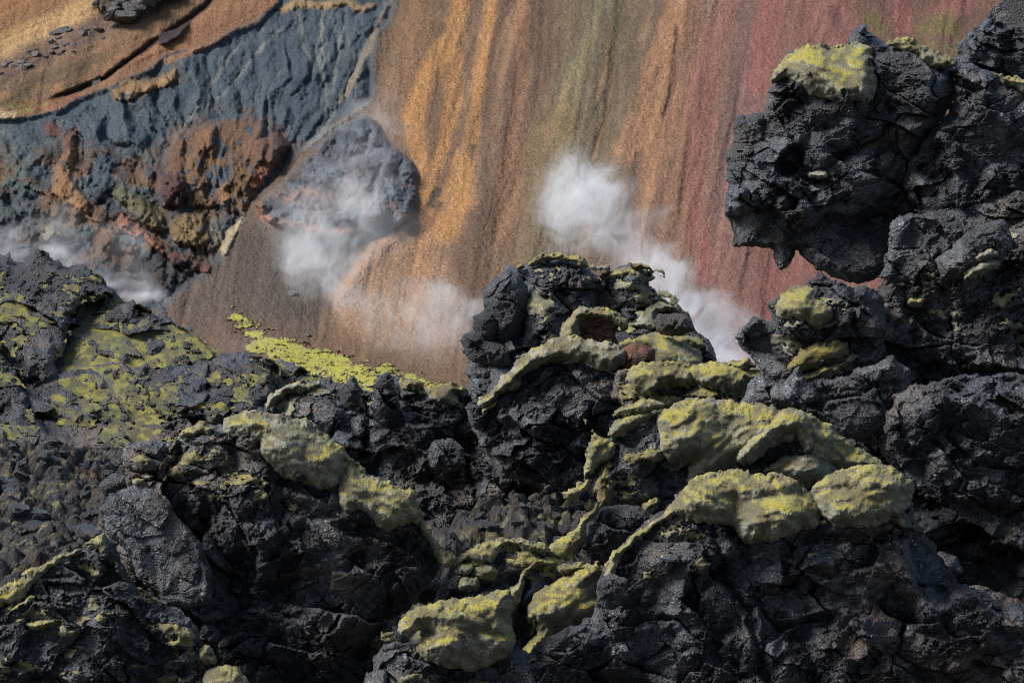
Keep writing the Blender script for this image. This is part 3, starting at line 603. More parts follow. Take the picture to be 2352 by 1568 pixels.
ground_moss('moss_ground_cover', [(640, 790), (760, 800), (900, 840), (1010, 868), (1060, 900), (1000, 950), (760, 930), (680, 870)], 176, .47,
            'sparse tufts of lime moss thinning out over the gravel right of the bright strip', mat=MOSS_TUFT)
# valley floor beyond the lava, a wide sheet under everything
def sheet(name, xs, ys, zf, mat, smooth=True):
    X, Y = np.meshgrid(np.asarray(xs, F32), np.asarray(ys, F32)); Z = zf(X, Y)
    V = np.stack([X, Y, Z], -1).reshape(-1, 3); h_, w_ = X.shape; I = np.arange(h_ * w_).reshape(h_, w_)
    Fq = np.stack([I[:-1, :-1].ravel(), I[:-1, 1:].ravel(), I[1:, 1:].ravel(), I[1:, :-1].ravel()], 1)
    return tag(link(name, V, Fq, mat, None, None, smooth), kind='structure')
_m = M('valley gravel'); _n = _m.noise(1.2, 6, .7); _v = _m.vor(9)
_g = _m.fin(_m.mix(_m.ramp(_n, .35, .65), (.085, .052, .036), (.15, .095, .062)), .95, _m.bump(_v, .08), .2)
sheet('valley_floor', np.linspace(-260, 260, 90), np.linspace(49, 420, 90), lambda X, Y: 4.6 - 6.2 * sst(55, 125, Y) + .3 * (fbm(X / 9, Y / 9, 181, 3) - .5), _g)
def gz(X, Y):
    z = 5.7 + 1.3 * sst(28.5, 32.5, Y) - 1.9 * sst(45, 50, Y)
    f = np.clip((np.hypot(X, Y - 36) - 24) / 20, 0, 1); px, py = X * 100, Y * 60
    z = z + .6 * chunks(px, py, 100, 191) * .5 + .24 * chunks(px, py, 38, 194) + .10 * chunks(px, py, 17, 197) + .035 * chunks(px, py, 8, 199) + .5 * (fbm(X / 2.6, Y / 2.6, 201, 4) - .5)
    return z
_m = M('lava rubble'); _a = _m.noise(3, 6, .72, .5); _b = _m.noise(28, 4, .75)
_c = _m.mix(_m.ramp(_a, .36, .66), (.016, .015, .018), (.06, .053, .05)); _c = _m.mix(_m.ramp(_m.noise(1.4, 5, .7), .5, .66), _c, (.075, .05, .028))
_c = _m.mix(_m.ramp(_m.noise(3, 6, .75), .53, .60, 0, .85), _c, (.15, .145, .06)); _c = _m.mix(_m.ramp(_b, .35, .6, .6, 0), _c, (.012, .012, .014))
_g2 = _m.fin(_c, .85, _m.bump(_b, .03), .35)
sheet('ground', np.concatenate([np.linspace(-70, -10.1, 50), np.arange(-10, 8, .03), np.linspace(8.1, 70, 50)]), np.concatenate([np.linspace(8, 27.9, 30), np.arange(28, 50.5, .045)]), gz, _g2, False)
# ------------------------------------------------------------------ the far left ridge
L1 = rock('lava_slope', [(-330, 560), (-100, 560), (0, 586), (20, 582), (32, 600), (48, 602), (80, 570), (104, 574), (124, 598), (160, 612), (182, 604), (202, 614), (228, 630), (242, 654), (262, 668), (282, 690), (322, 702), (350, 713), (374, 706),
     (400, 742), (436, 756), (464, 782), (496, 812), (560, 812), (600, 818), (648, 826), (692, 842), (714, 858), (745, 868), (780, 900), (760, 1000), (500, 1060), (-330, 1080)], 58, R=70, T=50, seed=1, mat=LAVA_FAR, warp=6, rough=1.1, lean=.024,
     tilt=(0, 0), label='dark lava slope with yellow green moss below the steaming blue hillside', cat='lava slope', cells=(110, 52, 24, 11, 6), big=.7)
for i, (P, T, lab) in enumerate([
    ([(-330, 600), (0, 590), (20, 584), (34, 602), (50, 602), (80, 572), (104, 576), (124, 600), (160, 615), (182, 606), (204, 616), (230, 634), (244, 658), (262, 670), (240, 690), (190, 690), (170, 740), (150, 800), (130, 860), (60, 880), (0, 840), (-330, 860)], 45, 'craggy dark lava cliff on the ridge crest with green moss on its steps'),
    ([(236, 720), (262, 698), (310, 690), (318, 720), (312, 750), (280, 758), (240, 742)], 22, 'small dark crag standing in the moss just under the ridge line'),
    ([(348, 712), (374, 704), (400, 742), (380, 750), (340, 745), (325, 722)], 14, 'low dark crag on the ridge line beside the white steam'),
    ([(330, 812), (340, 780), (365, 772), (385, 790), (380, 812), (350, 820)], 18, 'lone dark boulder in the middle of the yellow green moss field'),
    ([(292, 880), (305, 845), (330, 838), (345, 860), (335, 892), (305, 900)], 20, 'pointed dark boulder at the lower edge of the moss field'),
    ([(340, 880), (370, 850), (420, 838), (470, 822), (500, 814), (560, 812), (600, 820), (640, 830), (650, 870), (600, 960), (560, 985), (460, 970), (380, 960), (340, 930)], 40, 'broad craggy lava mound with moss on its ledges at the end of the far slope'),
    ([(664, 862), (690, 842), (716, 858), (742, 868), (735, 890), (680, 885)], 14, 'small dark lava knob at the right tip of the far slope'),
    ([(-330, 780), (0, 786), (28, 800), (40, 860), (62, 905), (80, 960), (130, 1010), (110, 1050), (-330, 1060)], 40, 'dark lava crag with bright moss caps at the left edge of the picture'),
    ]):
    pc_ = np.clip(np.asarray(P).mean(0), [60, 0], [2300, 1500]).astype(F32); c = rock('lava_crag', P, float(host_depth(L1, *np.meshgrid(pc_[:1], pc_[1:]))[0, 0]) + .10, R=40, T=T * 3.2, seed=11 + i, mat=LAVA_FAR, warp=8, rough=1.05, lean=.022, label=lab, cat='crag', cells=(60, 40, 22, 11, 6), fine=1.3, big=1.3)
    if i in (0, 5, 7, 4, 6): 
        cushion([(a, b) for a, b in P], c, T=2, R=10, lump=.4, lob=(26, 12), ang=-.2, mat=MOSS_FAR, seed=20 + i, holes=(.55, 0, 0, 0, .54, .57, .5, .53)[i], embed=8, sm=False, r=2, name='moss')
    else:
        pass
# moss carpet between the crags
def cover(P, seed, thr, lab, mat=MOSS_FAR):
    o = cushion(P, L1, T=2.5, R=16, lump=.3, lob=(34, 15), ang=-.25, mat=mat, seed=seed, holes=thr, embed=10, sm=False, name='moss_ground_cover', r=3, warp=4)
    mw = o.matrix_world.copy(); pl = tuple(L1.location); o.parent = None; o.location = pl; tag(o, lab, 'moss', kind='stuff')
cover([(190, 690), (250, 680), (330, 705), (400, 745), (440, 760), (500, 815), (420, 840), (340, 850), (330, 900), (280, 930), (200, 920), (130, 880), (160, 780)], 31, .325, 'yellow green moss field in the hollow of the far slope')
cover([(120, 900), (240, 930), (330, 890), (420, 940), (380, 985), (420, 1000), (420, 1050), (330, 1040), (240, 1020), (100, 960)], 32, .43, 'patchy bright moss between the stones below the moss field')
cover([(560, 830), (640, 835), (700, 870), (740, 890), (640, 940), (590, 900)], 33, .42, 'dark green moss in the dip beside the right tip of the far slope')
cover([(-330, 600), (150, 610), (170, 700), (60, 760), (-330, 760)], 34, .50, 'thin green moss among the rocks on the ridge crest')

# ------------------------------------------------------------------ middle ridge and the knob
RID = rock('lava_ridge', [(560, 960), (605, 935), (640, 900), (700, 880), (753, 872), (790, 876), (812, 860), (834, 890), (855, 893), (872, 868), (890, 857), (915, 868), (960, 882), (1030, 880), (1073, 893), (1140, 930), (1300, 960), (1300, 1120), (1180, 1240), (1000, 1240), (880, 1180), (700, 1040)],
     40, R=120, T=110, seed=31, lean=.004, label='long dark jagged lava ridge in the middle with pale moss along its crest', cat='lava ridge', warp=9,
     feats=[('face', [(640, 905), (790, 880), (800, 960), (740, 1020), (680, 980)], 18, .1, -.5, 10, .5), ('face', [(870, 880), (960, 890), (930, 1000), (860, 980)], 24, -.2, -.35, 8, .45), ('face', [(850, 990), (990, 980), (1000, 1050), (880, 1080)], 20, .1, -.6, 8, .4),
            ('crack', [(835, 890), (850, 960), (840, 1050)], 7, 40), ('crack', [(1075, 900), (1050, 1000), (1080, 1100)], 8, 40), ('pit', 1000, 1110, 60, 20, .1, 40)])
SPI = rock('lava_pinnacle', [(784, 900), (796, 882), (812, 860), (820, 868), (836, 892), (830, 930), (800, 940), (780, 930)], 39, R=30, T=30, seed=33, warp=5, mat=LAVA_S, label='small pointed lava tooth on the crest of the middle ridge', cat='pinnacle')
SPJ = rock('lava_pinnacle', [(852, 900), (866, 874), (878, 862), (892, 856), (912, 866), (916, 900), (925, 950), (880, 990), (856, 960)], 39, R=40, T=40, seed=34, warp=6, mat=LAVA_S, label='taller square lava tooth on the crest, beside the pale moss', cat='pinnacle')
KB = rock('lava_outcrop', [(1069, 850), (1081, 834), (1060, 800), (1057, 782), (1085, 750), (1086, 726), (1113, 706), (1109, 666), (1133, 638), (1165, 614), (1213, 602), (1233, 589), (1293, 586), (1341, 596), (1369, 628), (1381, 634), (1401, 620), (1433, 610), (1445, 602), (1485, 610),
     (1505, 640), (1494, 652), (1509, 682), (1553, 698), (1585, 730), (1605, 766), (1633, 778), (1647, 834), (1680, 860), (1700, 930), (1640, 1000), (1500, 1080), (1300, 1120), (1150, 1100), (1100, 1010), (1076, 890)],
     38.6, R=130, T=120, seed=41, lean=.004, warp=6, rough=.95, label='tall rounded lava knob with mossy top in the centre of the picture', cat='outcrop',
     feats=[('dome', 1290, 700, 110, 110, 0, 30), ('dome', 1440, 680, 70, 70, 0, 36), ('crack', [(1375, 630), (1385, 680), (1370, 740)], 12, 46), ('crack', [(1206, 640), (1195, 720), (1190, 790)], 8, 34), ('dome', 1300, 930, 150, 110, 0, 46),
            ('pit', 1360, 1000, 130, 24, .12, 60), ('face', [(1120, 960), (1180, 940), (1200, 1000), (1150, 1030)], 14, .2, -.4, 8, .6), ('pit', 1180, 820, 60, 16, -.2, 30), ('face', [(1200, 880), (1330, 850), (1350, 900), (1260, 950)], 8, 0, -.5, 14, .4)])
KB1 = rock('lava_boulder', [(1109, 668), (1131, 640), (1165, 616), (1196, 632), (1212, 660), (1212, 720), (1196, 770), (1160, 796), (1128, 780), (1118, 740), (1110, 706)], 38.0, R=60, T=52, seed=43, mat=LAVA_S, warp=3, rough=.35, label='smooth dark boulder on the upper left shoulder of the central knob', cat='boulder')
KB2 = rock('lava_boulder', [(1086, 752), (1085, 727), (1113, 706), (1140, 716), (1150, 750), (1130, 782), (1100, 776)], 37.8, R=40, T=34, seed=44, mat=LAVA_S, warp=4, rough=.4, label='cracked wedge of lava under the shoulder boulder of the central knob', cat='boulder')
KB3 = rock('lava_boulder', [(1057, 784), (1064, 764), (1088, 752), (1130, 780), (1170, 800), (1180, 850), (1130, 840), (1085, 836), (1066, 812)], 37.8, R=46, T=40, seed=45, mat=LAVA_S, warp=4, rough=.45, label='bulging dark boulder at the left foot of the central knob', cat='boulder')
KB4 = rock('lava_boulder', [(1300, 770), (1320, 735), (1360, 714), (1400, 720), (1422, 745), (1416, 790), (1360, 800), (1310, 795)], 37.4, R=34, T=26, seed=46, mat=EARTH, warp=4, rough=.7, label='rusty brown rock exposed under a moss arch on the central knob', cat='rock')
KB5 = rock('lava_boulder', [(1500, 740), (1512, 722), (1545, 716), (1575, 718), (1590, 734), (1600, 760), (1560, 772), (1515, 768)], 37.6, R=30, T=26, seed=47, mat=LAVA_B, warp=4, rough=.7, label='dark block with rusty hollow on the right flank of the central knob', cat='rock')
KB6 = rock('lava_outcrop', [(1060, 930), (1110, 915), (1180, 870), (1250, 820), (1330, 830), (1400, 845), (1440, 870), (1450, 930), (1440, 1000), (1370, 1020), (1280, 1010), (1180, 1020), (1100, 1030)], 37.2, R=70, T=60, seed=48, warp=7,
     label='dark lava shelf under the long moss bank of the central knob', cat='ledge', feats=[('pit', 1380, 1005, 90, 18, .1, 50), ('face', [(1150, 960), (1190, 930), (1215, 980), (1170, 1015)], 14, .2, -.5, 8, .7), ('face', [(1230, 910), (1370, 880), (1400, 930), (1260, 960)], 8, 0, -.4, 10, .5)])
KB7 = rock('lava_boulder', [(1425, 800), (1460, 785), (1500, 800), (1510, 840), (1480, 870), (1430, 860)], 36.9, R=34, T=28, seed=49, mat=EARTH, warp=4, rough=.7, label='red brown earth face between the two moss cushions of the central knob', cat='rock')
KB8 = rock('lava_boulder', [(975, 1035), (1000, 1010), (1035, 1005), (1065, 1030), (1072, 1070), (1040, 1085), (990, 1075)], 38, R=36, T=34, seed=58, warp=5, rough=.9, mat=LAVA_S, label='domed dark boulder under the middle ridge above the gully', cat='boulder')
SH = rock('lava_shelf', [(1420, 850), (1560, 830), (1640, 838), (1700, 845), (1755, 856), (1770, 900), (1700, 960), (1560, 990), (1440, 960), (1400, 900)], 36.0, R=60, T=50, seed=51, mat=LAVA_B, warp=5, rough=.8, label='low mossy lava shelf between the central knob and the right cliff', cat='ledge')

# ------------------------------------------------------------------ the right cliff
UP = rock('lava_block', [(2190, 160), (2192, 110), (2215, 84), (2263, 44), (2300, -6), (2340, -60), (2700, -90), (2700, 330), (2300, 300), (2210, 230)], 32.6, R=80, T=60, seed=61, warp=8, label='rough lava block in the upper right corner above the cliff', cat='rock',
     feats=[('face', [(2300, 130), (2400, 70), (2450, 180), (2320, 180)], 10, .2, -.5, 10, .6)])
UB = rock('lava_block', [(2185, 156), (2212, 146), (2245, 152), (2275, 160), (2310, 178), (2400, 205), (2700, 240), (2700, 640), (2400, 620), (2260, 560), (2150, 540), (2095, 470), (2070, 425), (2082, 375), (2112, 325), (2150, 285), (2180, 260), (2190, 215)], 30.6, R=90, T=80, seed=62, warp=7,
     label='large sloping slab of lava forming the top of the right cliff', cat='rock', feats=[('face', [(2150, 290), (2190, 270), (2270, 190), (2380, 240), (2400, 360), (2280, 380), (2180, 350)], 26, -.25, -.25, 12, .55), ('pit', 2150, 400, 50, 26, .5, 60), ('pit', 2240, 500, 90, 26, .1, 70), ('face', [(2100, 460), (2200, 440), (2190, 500), (2130, 510)], 20, .2, -.5, 8, .6)])
HD_ = rock('lava_overhang', [(1756, 240), (1762, 215), (1787, 172), (1811, 122), (1871, 108), (1943, 110), (1953, 84), (1965, 60), (1978, 56), (1991, 58), (1995, 72), (2031, 97), (2091, 92), (2143, 116), (2191, 137), (2196, 200), (2185, 245), (2155, 290), (2110, 350), (2110, 450), (2099, 470),
     (2103, 500), (2052, 520), (2046, 600), (2030, 632), (1983, 652), (1931, 646), (1883, 622), (1851, 600), (1827, 576), (1818, 604), (1796, 626), (1782, 604), (1777, 578), (1768, 566), (1715, 570), (1682, 566), (1688, 540), (1667, 496), (1659, 472), (1671, 440), (1667, 360),
     (1679, 320), (1683, 278), (1707, 262), (1752, 262)], 30.8, R=120, T=125, seed=63, warp=4.5, rough=1.0, label='huge overhanging lava head with moss cap jutting from the right cliff', cat='overhang',
     feats=[('face', [(1640, 500), (1700, 495), (1800, 560), (1900, 500), (2060, 520), (2060, 640), (1980, 670), (1850, 640), (1640, 600)], -10, .05, .95, 22, .7), ('pit', 1815, 372, 44, 26, -.9, 95), ('pit', 1850, 400, 60, 22, .2, 30), ('dome', 1900, 200, 130, 90, 0, 26),
            ('face', [(2000, 130), (2090, 110), (2170, 180), (2180, 250), (2100, 290), (2030, 230)], 16, .15, -.3, 12, .55), ('face', [(1700, 490), (1770, 470), (1850, 560), (1700, 565)], -6, -.1, .9, 8, .8), ('crack', [(2004, 120), (2010, 190), (2000, 240)], 8, 30),
            ('face', [(1685, 280), (1750, 270), (1750, 320), (1690, 340)], 4, .1, -.6, 8, .6), ('face', [(1670, 350), (1730, 360), (1740, 420), (1680, 430)], 6, -.3, -.2, 8, .5), ('face', [(1890, 430), (2000, 400), (2080, 440), (1980, 480)], 10, 0, -.5, 12, .4),
            ('face', [(1850, 240), (1930, 250), (1930, 290), (1860, 300)], 4, .1, -.7, 10, .6)])
PIL = rock('lava_pillar', [(2040, 520), (2060, 496), (2092, 486), (2150, 490), (2215, 500), (2240, 540), (2190, 600), (2160, 645), (2060, 654), (2010, 642), (2030, 610), (2040, 570)], 29.8, R=32, T=30, seed=64, warp=7, rough=.8, label='ribbed upright lava pillar behind the overhang, propping the cliff', cat='pillar')
BL1 = rock('lava_block', [(2150, 600), (2168, 580), (2215, 535), (2262, 510), (2310, 500), (2330, 560), (2290, 620), (2200, 640), (2162, 640)], 29.4, R=50, T=40, seed=65, warp=5, rough=.7, mat=LAVA_G, label='wedge shaped lava block beside the twin moss cushions on the cliff', cat='rock')
CL = rock('lava_cliff', [(2036, 632), (2056, 560), (2090, 505), (2160, 470), (2250, 462), (2340, 440), (2700, 430), (2700, 1250), (2200, 1200), (2100, 1160), (2060, 1090), (2010, 1030), (1940, 1000), (1930, 900), (1962, 840), (1990, 760), (1966, 720), (1994, 690)], 30.2, R=130, T=110, seed=66, warp=8,
     label='massive crumbly lava cliff filling the right edge of the picture', cat='cliff', feats=[('face', [(1990, 700), (2060, 650), (2080, 720), (2010, 830), (1980, 800)], 20, .5, -.2, 12, .5), ('face', [(2170, 760), (2270, 730), (2280, 800), (2190, 830)], 8, .1, -.3, 12, .6),
            ('pit', 2210, 870, 90, 18, .1, 60), ('pit', 2110, 760, 20, 50, .3, 40), ('crack', [(2060, 800), (2100, 830), (2200, 850), (2352, 860)], 9, 50)], mat=LAVA)
TON = rock('lava_tongue', [(1687, 776), (1700, 756), (1731, 728), (1771, 737), (1763, 700), (1788, 676), (1835, 660), (1863, 642), (1886, 626), (1930, 646), (1962, 664), (1990, 650), (2030, 680), (2040, 760), (2010, 840), (1940, 850), (1890, 880), (1840, 890), (1790, 885), (1755, 858), (1722, 816), (1700, 800)],
     29.4, R=80, T=76, seed=67, warp=5, label='lava tongue jutting left under the overhang with a grey moss cushion', cat='rock', feats=[('face', [(1695, 790), (1760, 800), (1850, 880), (1760, 890), (1700, 830)], -6, -.1, .9, 10, .7), ('face', [(1695, 755), (1740, 735), (1770, 760), (1720, 790)], 6, -.2, -.5, 6, .6), ('face', [(1890, 660), (1950, 670), (1940, 740), (1900, 740)], 12, .3, -.2, 8, .5), ('crack', [(1965, 660), (1960, 740), (1990, 800)], 9, 40)])
SL = rock('lava_slab', [(1700, 930), (1712, 890), (1724, 868), (1750, 863), (1800, 880), (1820, 850), (1835, 840), (1855, 872), (1920, 868), (1990, 838), (2052, 812), (2090, 850), (2100, 950), (2040, 985), (1990, 1010), (1935, 1006), (1880, 970), (1790, 955), (1710, 950)],
     28.6, R=60, T=50, seed=68, warp=5, rough=.8, mat=LAVA_G, label='pale grey angular slabs between the yellow moss ledge and the big moss bank', cat='rock', feats=[('face', [(1815, 870), (1850, 860), (1880, 920), (1830, 950)], 20, .2, -.3, 5, .7), ('face', [(1890, 950), (1990, 900), (2040, 980), (1930, 1010)], 16, -.1, .1, 6, .85), ('face', [(1990, 850), (2060, 815), (2070, 870), (2000, 880)], 16, .1, -.7, 6, .7), ('crack', [(1870, 870), (1885, 930), (1870, 960)], 6, 30)])
BR = rock('lava_block', [(2050, 905), (2110, 880), (2200, 862), (2400, 850), (2700, 850), (2700, 1300), (2352, 1262), (2290, 1240), (2220, 1190), (2170, 1150), (2110, 1130), (2080, 1080), (2036, 1020), (2030, 960)], 28.2, R=90, T=80, seed=69, warp=7, rough=.9, mat=LAVA,
     label='great dark lava block overhanging the black cave at the right edge', cat='rock', feats=[('face', [(2080, 940), (2200, 900), (2352, 960), (2320, 1050), (2180, 1010), (2090, 1010)], 16, .05, -.45, 14, .4), ('face', [(2170, 1130), (2352, 1200), (2400, 1300), (2200, 1230)], -10, 0, .8, 12, .6), ('crack', [(2180, 1000), (2240, 1060), (2352, 1080)], 7, 36), ('pit', 2100, 1090, 30, 50, .6, 40)])

BK = rock('lava_cliff', [(2030, 650), (2060, 480), (2130, 400), (2170, 320), (2300, 260), (2700, 250), (2700, 1250), (2100, 1200), (1900, 1120), (1700, 1000), (1690, 930), (1780, 880), (1900, 800), (1985, 720)], 32.2, R=90, T=60, seed=86, warp=6, mat=LAVA_S,
     label='black inner wall of the right cliff, seen in the gaps behind its blocks', cat='cliff')
CV = rock('lava_outcrop', [(2040, 1120), (2150, 1100), (2700, 1100), (2700, 1680), (2200, 1680), (2080, 1500), (2060, 1250)], 29.6, R=80, T=40, seed=87, warp=6, mat=LAVA_S, label='black back wall of the cave at the right edge, under the great block', cat='rock')
CV2 = rock('lava_boulder', [(2120, 1290), (2160, 1262), (2200, 1275), (2215, 1310), (2180, 1345), (2135, 1335)], 27.6, R=36, T=34, seed=88, warp=4, mat=LAVA, rough=.8, label='rounded boulder at the mouth of the black cave', cat='boulder')
CV3 = rock('lava_boulder', [(2160, 1400), (2180, 1345), (2250, 1340), (2340, 1380), (2420, 1440), (2400, 1500), (2200, 1480)], 27.0, R=50, T=44, seed=89, warp=5, mat=LAVA_B, rough=.9, label='brown rubble bank below the black cave', cat='rock')
# ------------------------------------------------------------------ the right foreground
G1 = rock('lava_outcrop', [(1340, 1100), (1390, 1010), (1430, 985), (1500, 946), (1545, 955), (1640, 980), (1780, 985), (1900, 1010), (2030, 1065), (2060, 1120), (1900, 1180), (1700, 1150), (1600, 1150), (1530, 1145), (1470, 1158), (1415, 1168), (1380, 1150)], 27.8, R=80, T=70, seed=71, warp=5, rough=.8, mat=LAVA_G,
     label='grey lava outcrop carrying the large draped moss bank', cat='outcrop', feats=[('face', [(1430, 990), (1510, 955), (1520, 1060), (1470, 1120), (1420, 1080)], 14, .25, -.1, 12, .6), ('dome', 1790, 1020, 90, 60, .2, 30)])
G2 = rock('lava_boulder', [(1345, 1212), (1370, 1168), (1420, 1156), (1470, 1160), (1505, 1185), (1480, 1230), (1430, 1262), (1400, 1302), (1352, 1292), (1328, 1252)], 27.4, R=60, T=50, seed=72, warp=5, rough=.9, label='round rough boulder between the two narrow moss strands', cat='boulder')
G2b = rock('lava_boulder', [(1430, 1290), (1460, 1180), (1530, 1140), (1580, 1140), (1560, 1200), (1480, 1290)], 27.8, R=50, T=36, seed=78, warp=5, rough=.9, label='dark rock carrying the small oval moss cushion', cat='boulder')
G3 = rock('lava_outcrop', [(1365, 1400), (1378, 1330), (1400, 1280), (1440, 1230), (1490, 1190), (1545, 1158), (1580, 1140), (1700, 1130), (1850, 1130), (2000, 1110), (2085, 1130), (2110, 1200), (2150, 1260), (2200, 1330), (2300, 1380), (2700, 1400), (2700, 1660), (1130, 1660), (1180, 1560), (1230, 1470), (1330, 1425)],
     26.2, R=120, T=110, seed=73, warp=7, rough=1.0, label='great dark lava mass in the lower right foreground', cat='outcrop',
     feats=[('face', [(1500, 1220), (1650, 1190), (1700, 1260), (1560, 1380), (1480, 1400), (1440, 1330)], 22, .3, -.15, 16, .55), ('face', [(1480, 1400), (1545, 1290), (1590, 1290), (1560, 1420)], 0, .5, .2, 8, .9), ('face', [(1720, 1280), (1790, 1250), (1800, 1340), (1745, 1360)], 10, .1, -.1, 6, .7),
            ('face', [(1890, 1340), (2030, 1290), (2060, 1340), (1960, 1390), (1900, 1410)], 16, 0, -.4, 6, .6), ('face', [(1700, 1420), (1745, 1390), (1750, 1500), (1710, 1500)], 14, .4, 0, 5, .7), ('pit', 1870, 1440, 70, 30, -.4, 50), ('pit', 2140, 1300, 60, 100, -.5, 110), ('crack', [(1850, 1240), (1960, 1235), (2060, 1230)], 10, 50),
            ('pit', 1610, 1330, 30, 30, 0, 40), ('crack', [(1640, 1200), (1660, 1330), (1720, 1400), (1760, 1568)], 8, 34), ('dome', 1650, 1480, 110, 60, .3, 30), ('dome', 2100, 1520, 140, 70, .2, 30)])
G3b = rock('lava_boulder', [(1365, 1395), (1372, 1340), (1400, 1310), (1440, 1330), (1450, 1370), (1410, 1405)], 25.6, R=36, T=28, seed=79, warp=4, rough=.8, label='stub of rough lava at the foot of the narrow moss strand', cat='boulder')
G4 = rock('lava_boulder', [(1255, 1500), (1270, 1460), (1300, 1440), (1345, 1432), (1352, 1442), (1320, 1480), (1280, 1500)], 25.8, R=26, T=24, seed=74, warp=3, rough=.4, mat=LAVA_S, label='smooth dark wedge of rock resting beside the long lower moss cushion', cat='boulder')
G5 = rock('lava_outcrop', [(985, 1400), (1020, 1330), (1035, 1300), (1081, 1262), (1130, 1244), (1165, 1240), (1230, 1248), (1262, 1262), (1290, 1280), (1340, 1290), (1380, 1300), (1390, 1400), (1360, 1440), (1230, 1500), (1100, 1480), (960, 1460)], 27.0, R=66, T=56, seed=75, warp=4, rough=.7, mat=LAVA_G,
     label='low arched lava outcrop with pale moss rim in the lower centre', cat='outcrop', feats=[('face', [(1160, 1270), (1215, 1262), (1250, 1290), (1200, 1310), (1165, 1330)], 10, .2, -.2, 6, .8), ('pit', 1190, 1340, 30, 26, .3, 50), ('pit', 1200, 1440, 24, 50, 0, 60), ('pit', 1110, 1350, 40, 14, 0, 26)])
G6 = rock('lava_outcrop', [(830, 1560), (880, 1480), (950, 1470), (1010, 1440), (1120, 1440), (1220, 1500), (1270, 1480), (1300, 1560), (1300, 1680), (800, 1680)], 26.0, R=70, T=50, seed=76, warp=6, rough=.8, mat=LAVA_G, label='grey lava hump at the bottom edge under the folded moss cushion', cat='outcrop')

# ------------------------------------------------------------------ the left foreground
F1 = rock('lava_outcrop', [(296, 1117), (282, 1090), (276, 1061), (288, 1019), (340, 1012), (386, 1017), (402, 1008), (414, 1000), (460, 970), (494, 980), (516, 974), (545, 958), (580, 950), (640, 960), (720, 980), (762, 1016), (795, 1048), (802, 1064), (842, 1092), (941, 1131), (960, 1160), (968, 1192), (1008, 1252), (1018, 1296),
     (985, 1350), (945, 1392), (900, 1420), (900, 1680), (420, 1680), (330, 1500), (240, 1300), (230, 1180), (250, 1130)], 27.0, R=130, T=120, seed=81, warp=6, rough=1.0, label='large dark lava outcrop in the left foreground under a lobed moss cap', cat='outcrop',
     feats=[('face', [(415, 1015), (500, 1000), (540, 1060), (480, 1090), (420, 1080)], 12, .1, -.3, 10, .5), ('pit', 700, 1120, 70, 20, .25, 60), ('pit', 820, 1215, 60, 22, .2, 60), ('face', [(700, 1200), (800, 1180), (840, 1260), (760, 1300), (690, 1260)], 16, .1, -.2, 12, .55), ('face', [(760, 1310), (880, 1330), (900, 1380), (820, 1400), (760, 1360)], 12, 0, -.5, 8, .6),
            ('pit', 560, 1300, 44, 50, .2, 60), ('pit', 850, 1500, 40, 70, .2, 70), ('crack', [(470, 1200), (500, 1260), (560, 1320), (560, 1400)], 9, 46), ('crack', [(900, 1370), (870, 1450), (850, 1540)], 9, 60), ('dome', 640, 1260, 120, 70, .3, 24), ('dome', 640, 1470, 130, 60, .2, 24)])
F2 = rock('lava_slab', [(237, 1152), (248, 1136), (262, 1129), (300, 1120), (348, 1118), (380, 1140), (402, 1182), (444, 1218), (470, 1260), (486, 1310), (490, 1380), (440, 1400), (380, 1392), (330, 1340), (300, 1290), (262, 1240), (240, 1220)], 26.2, R=20, T=30, seed=82, warp=5, rough=.5, tilt=(-.12, .16), mat=LAVA,
     label='big flat tilted lava slab with a dark undercut edge on the left', cat='slab', feats=[('face', [(262, 1229), (300, 1270), (380, 1380), (352, 1400), (300, 1340)], -14, -.5, .2, 6, .8), ('face', [(318, 1262), (345, 1258), (365, 1300), (372, 1380), (340, 1350)], -12, -.5, .1, 6, .8)])
F3 = rock('lava_outcrop', [(-330, 1380), (-20, 1375), (20, 1360), (64, 1320), (120, 1290), (180, 1262), (236, 1228), (262, 1244), (280, 1290), (320, 1350), (385, 1388), (420, 1400), (450, 1440), (480, 1500), (500, 1560), (500, 1680), (-330, 1680)], 25.6, R=80, T=70, seed=83, warp=6, rough=.9, mat=LAVA_G,
     label='rough grey lava outcrop in the lower left corner with a moss edge', cat='outcrop', feats=[('face', [(140, 1300), (220, 1260), (250, 1310), (200, 1370), (150, 1350)], 8, .2, -.3, 8, .5), ('dome', 300, 1480, 140, 90, .3, 26), ('pit', 400, 1400, 50, 16, .4, 30)])
F4 = rock('lava_boulder', [(228, 1115), (240, 1098), (262, 1088), (290, 1092), (296, 1118), (262, 1132), (240, 1140)], 27.6, R=24, T=24, seed=84, warp=3, rough=.3, mat=LAVA_S, label='smooth black boulder wedged at the upper left of the big slab', cat='boulder')
F5 = rock('lava_boulder', [(955, 1345), (1000, 1325), (1022, 1340), (1020, 1375), (985, 1392), (952, 1380)], 27.4, R=26, T=22, seed=85, warp=3, rough=.5, mat=LAVA_B, label='olive tinted rock in the hollow left of the arched outcrop', cat='boulder')
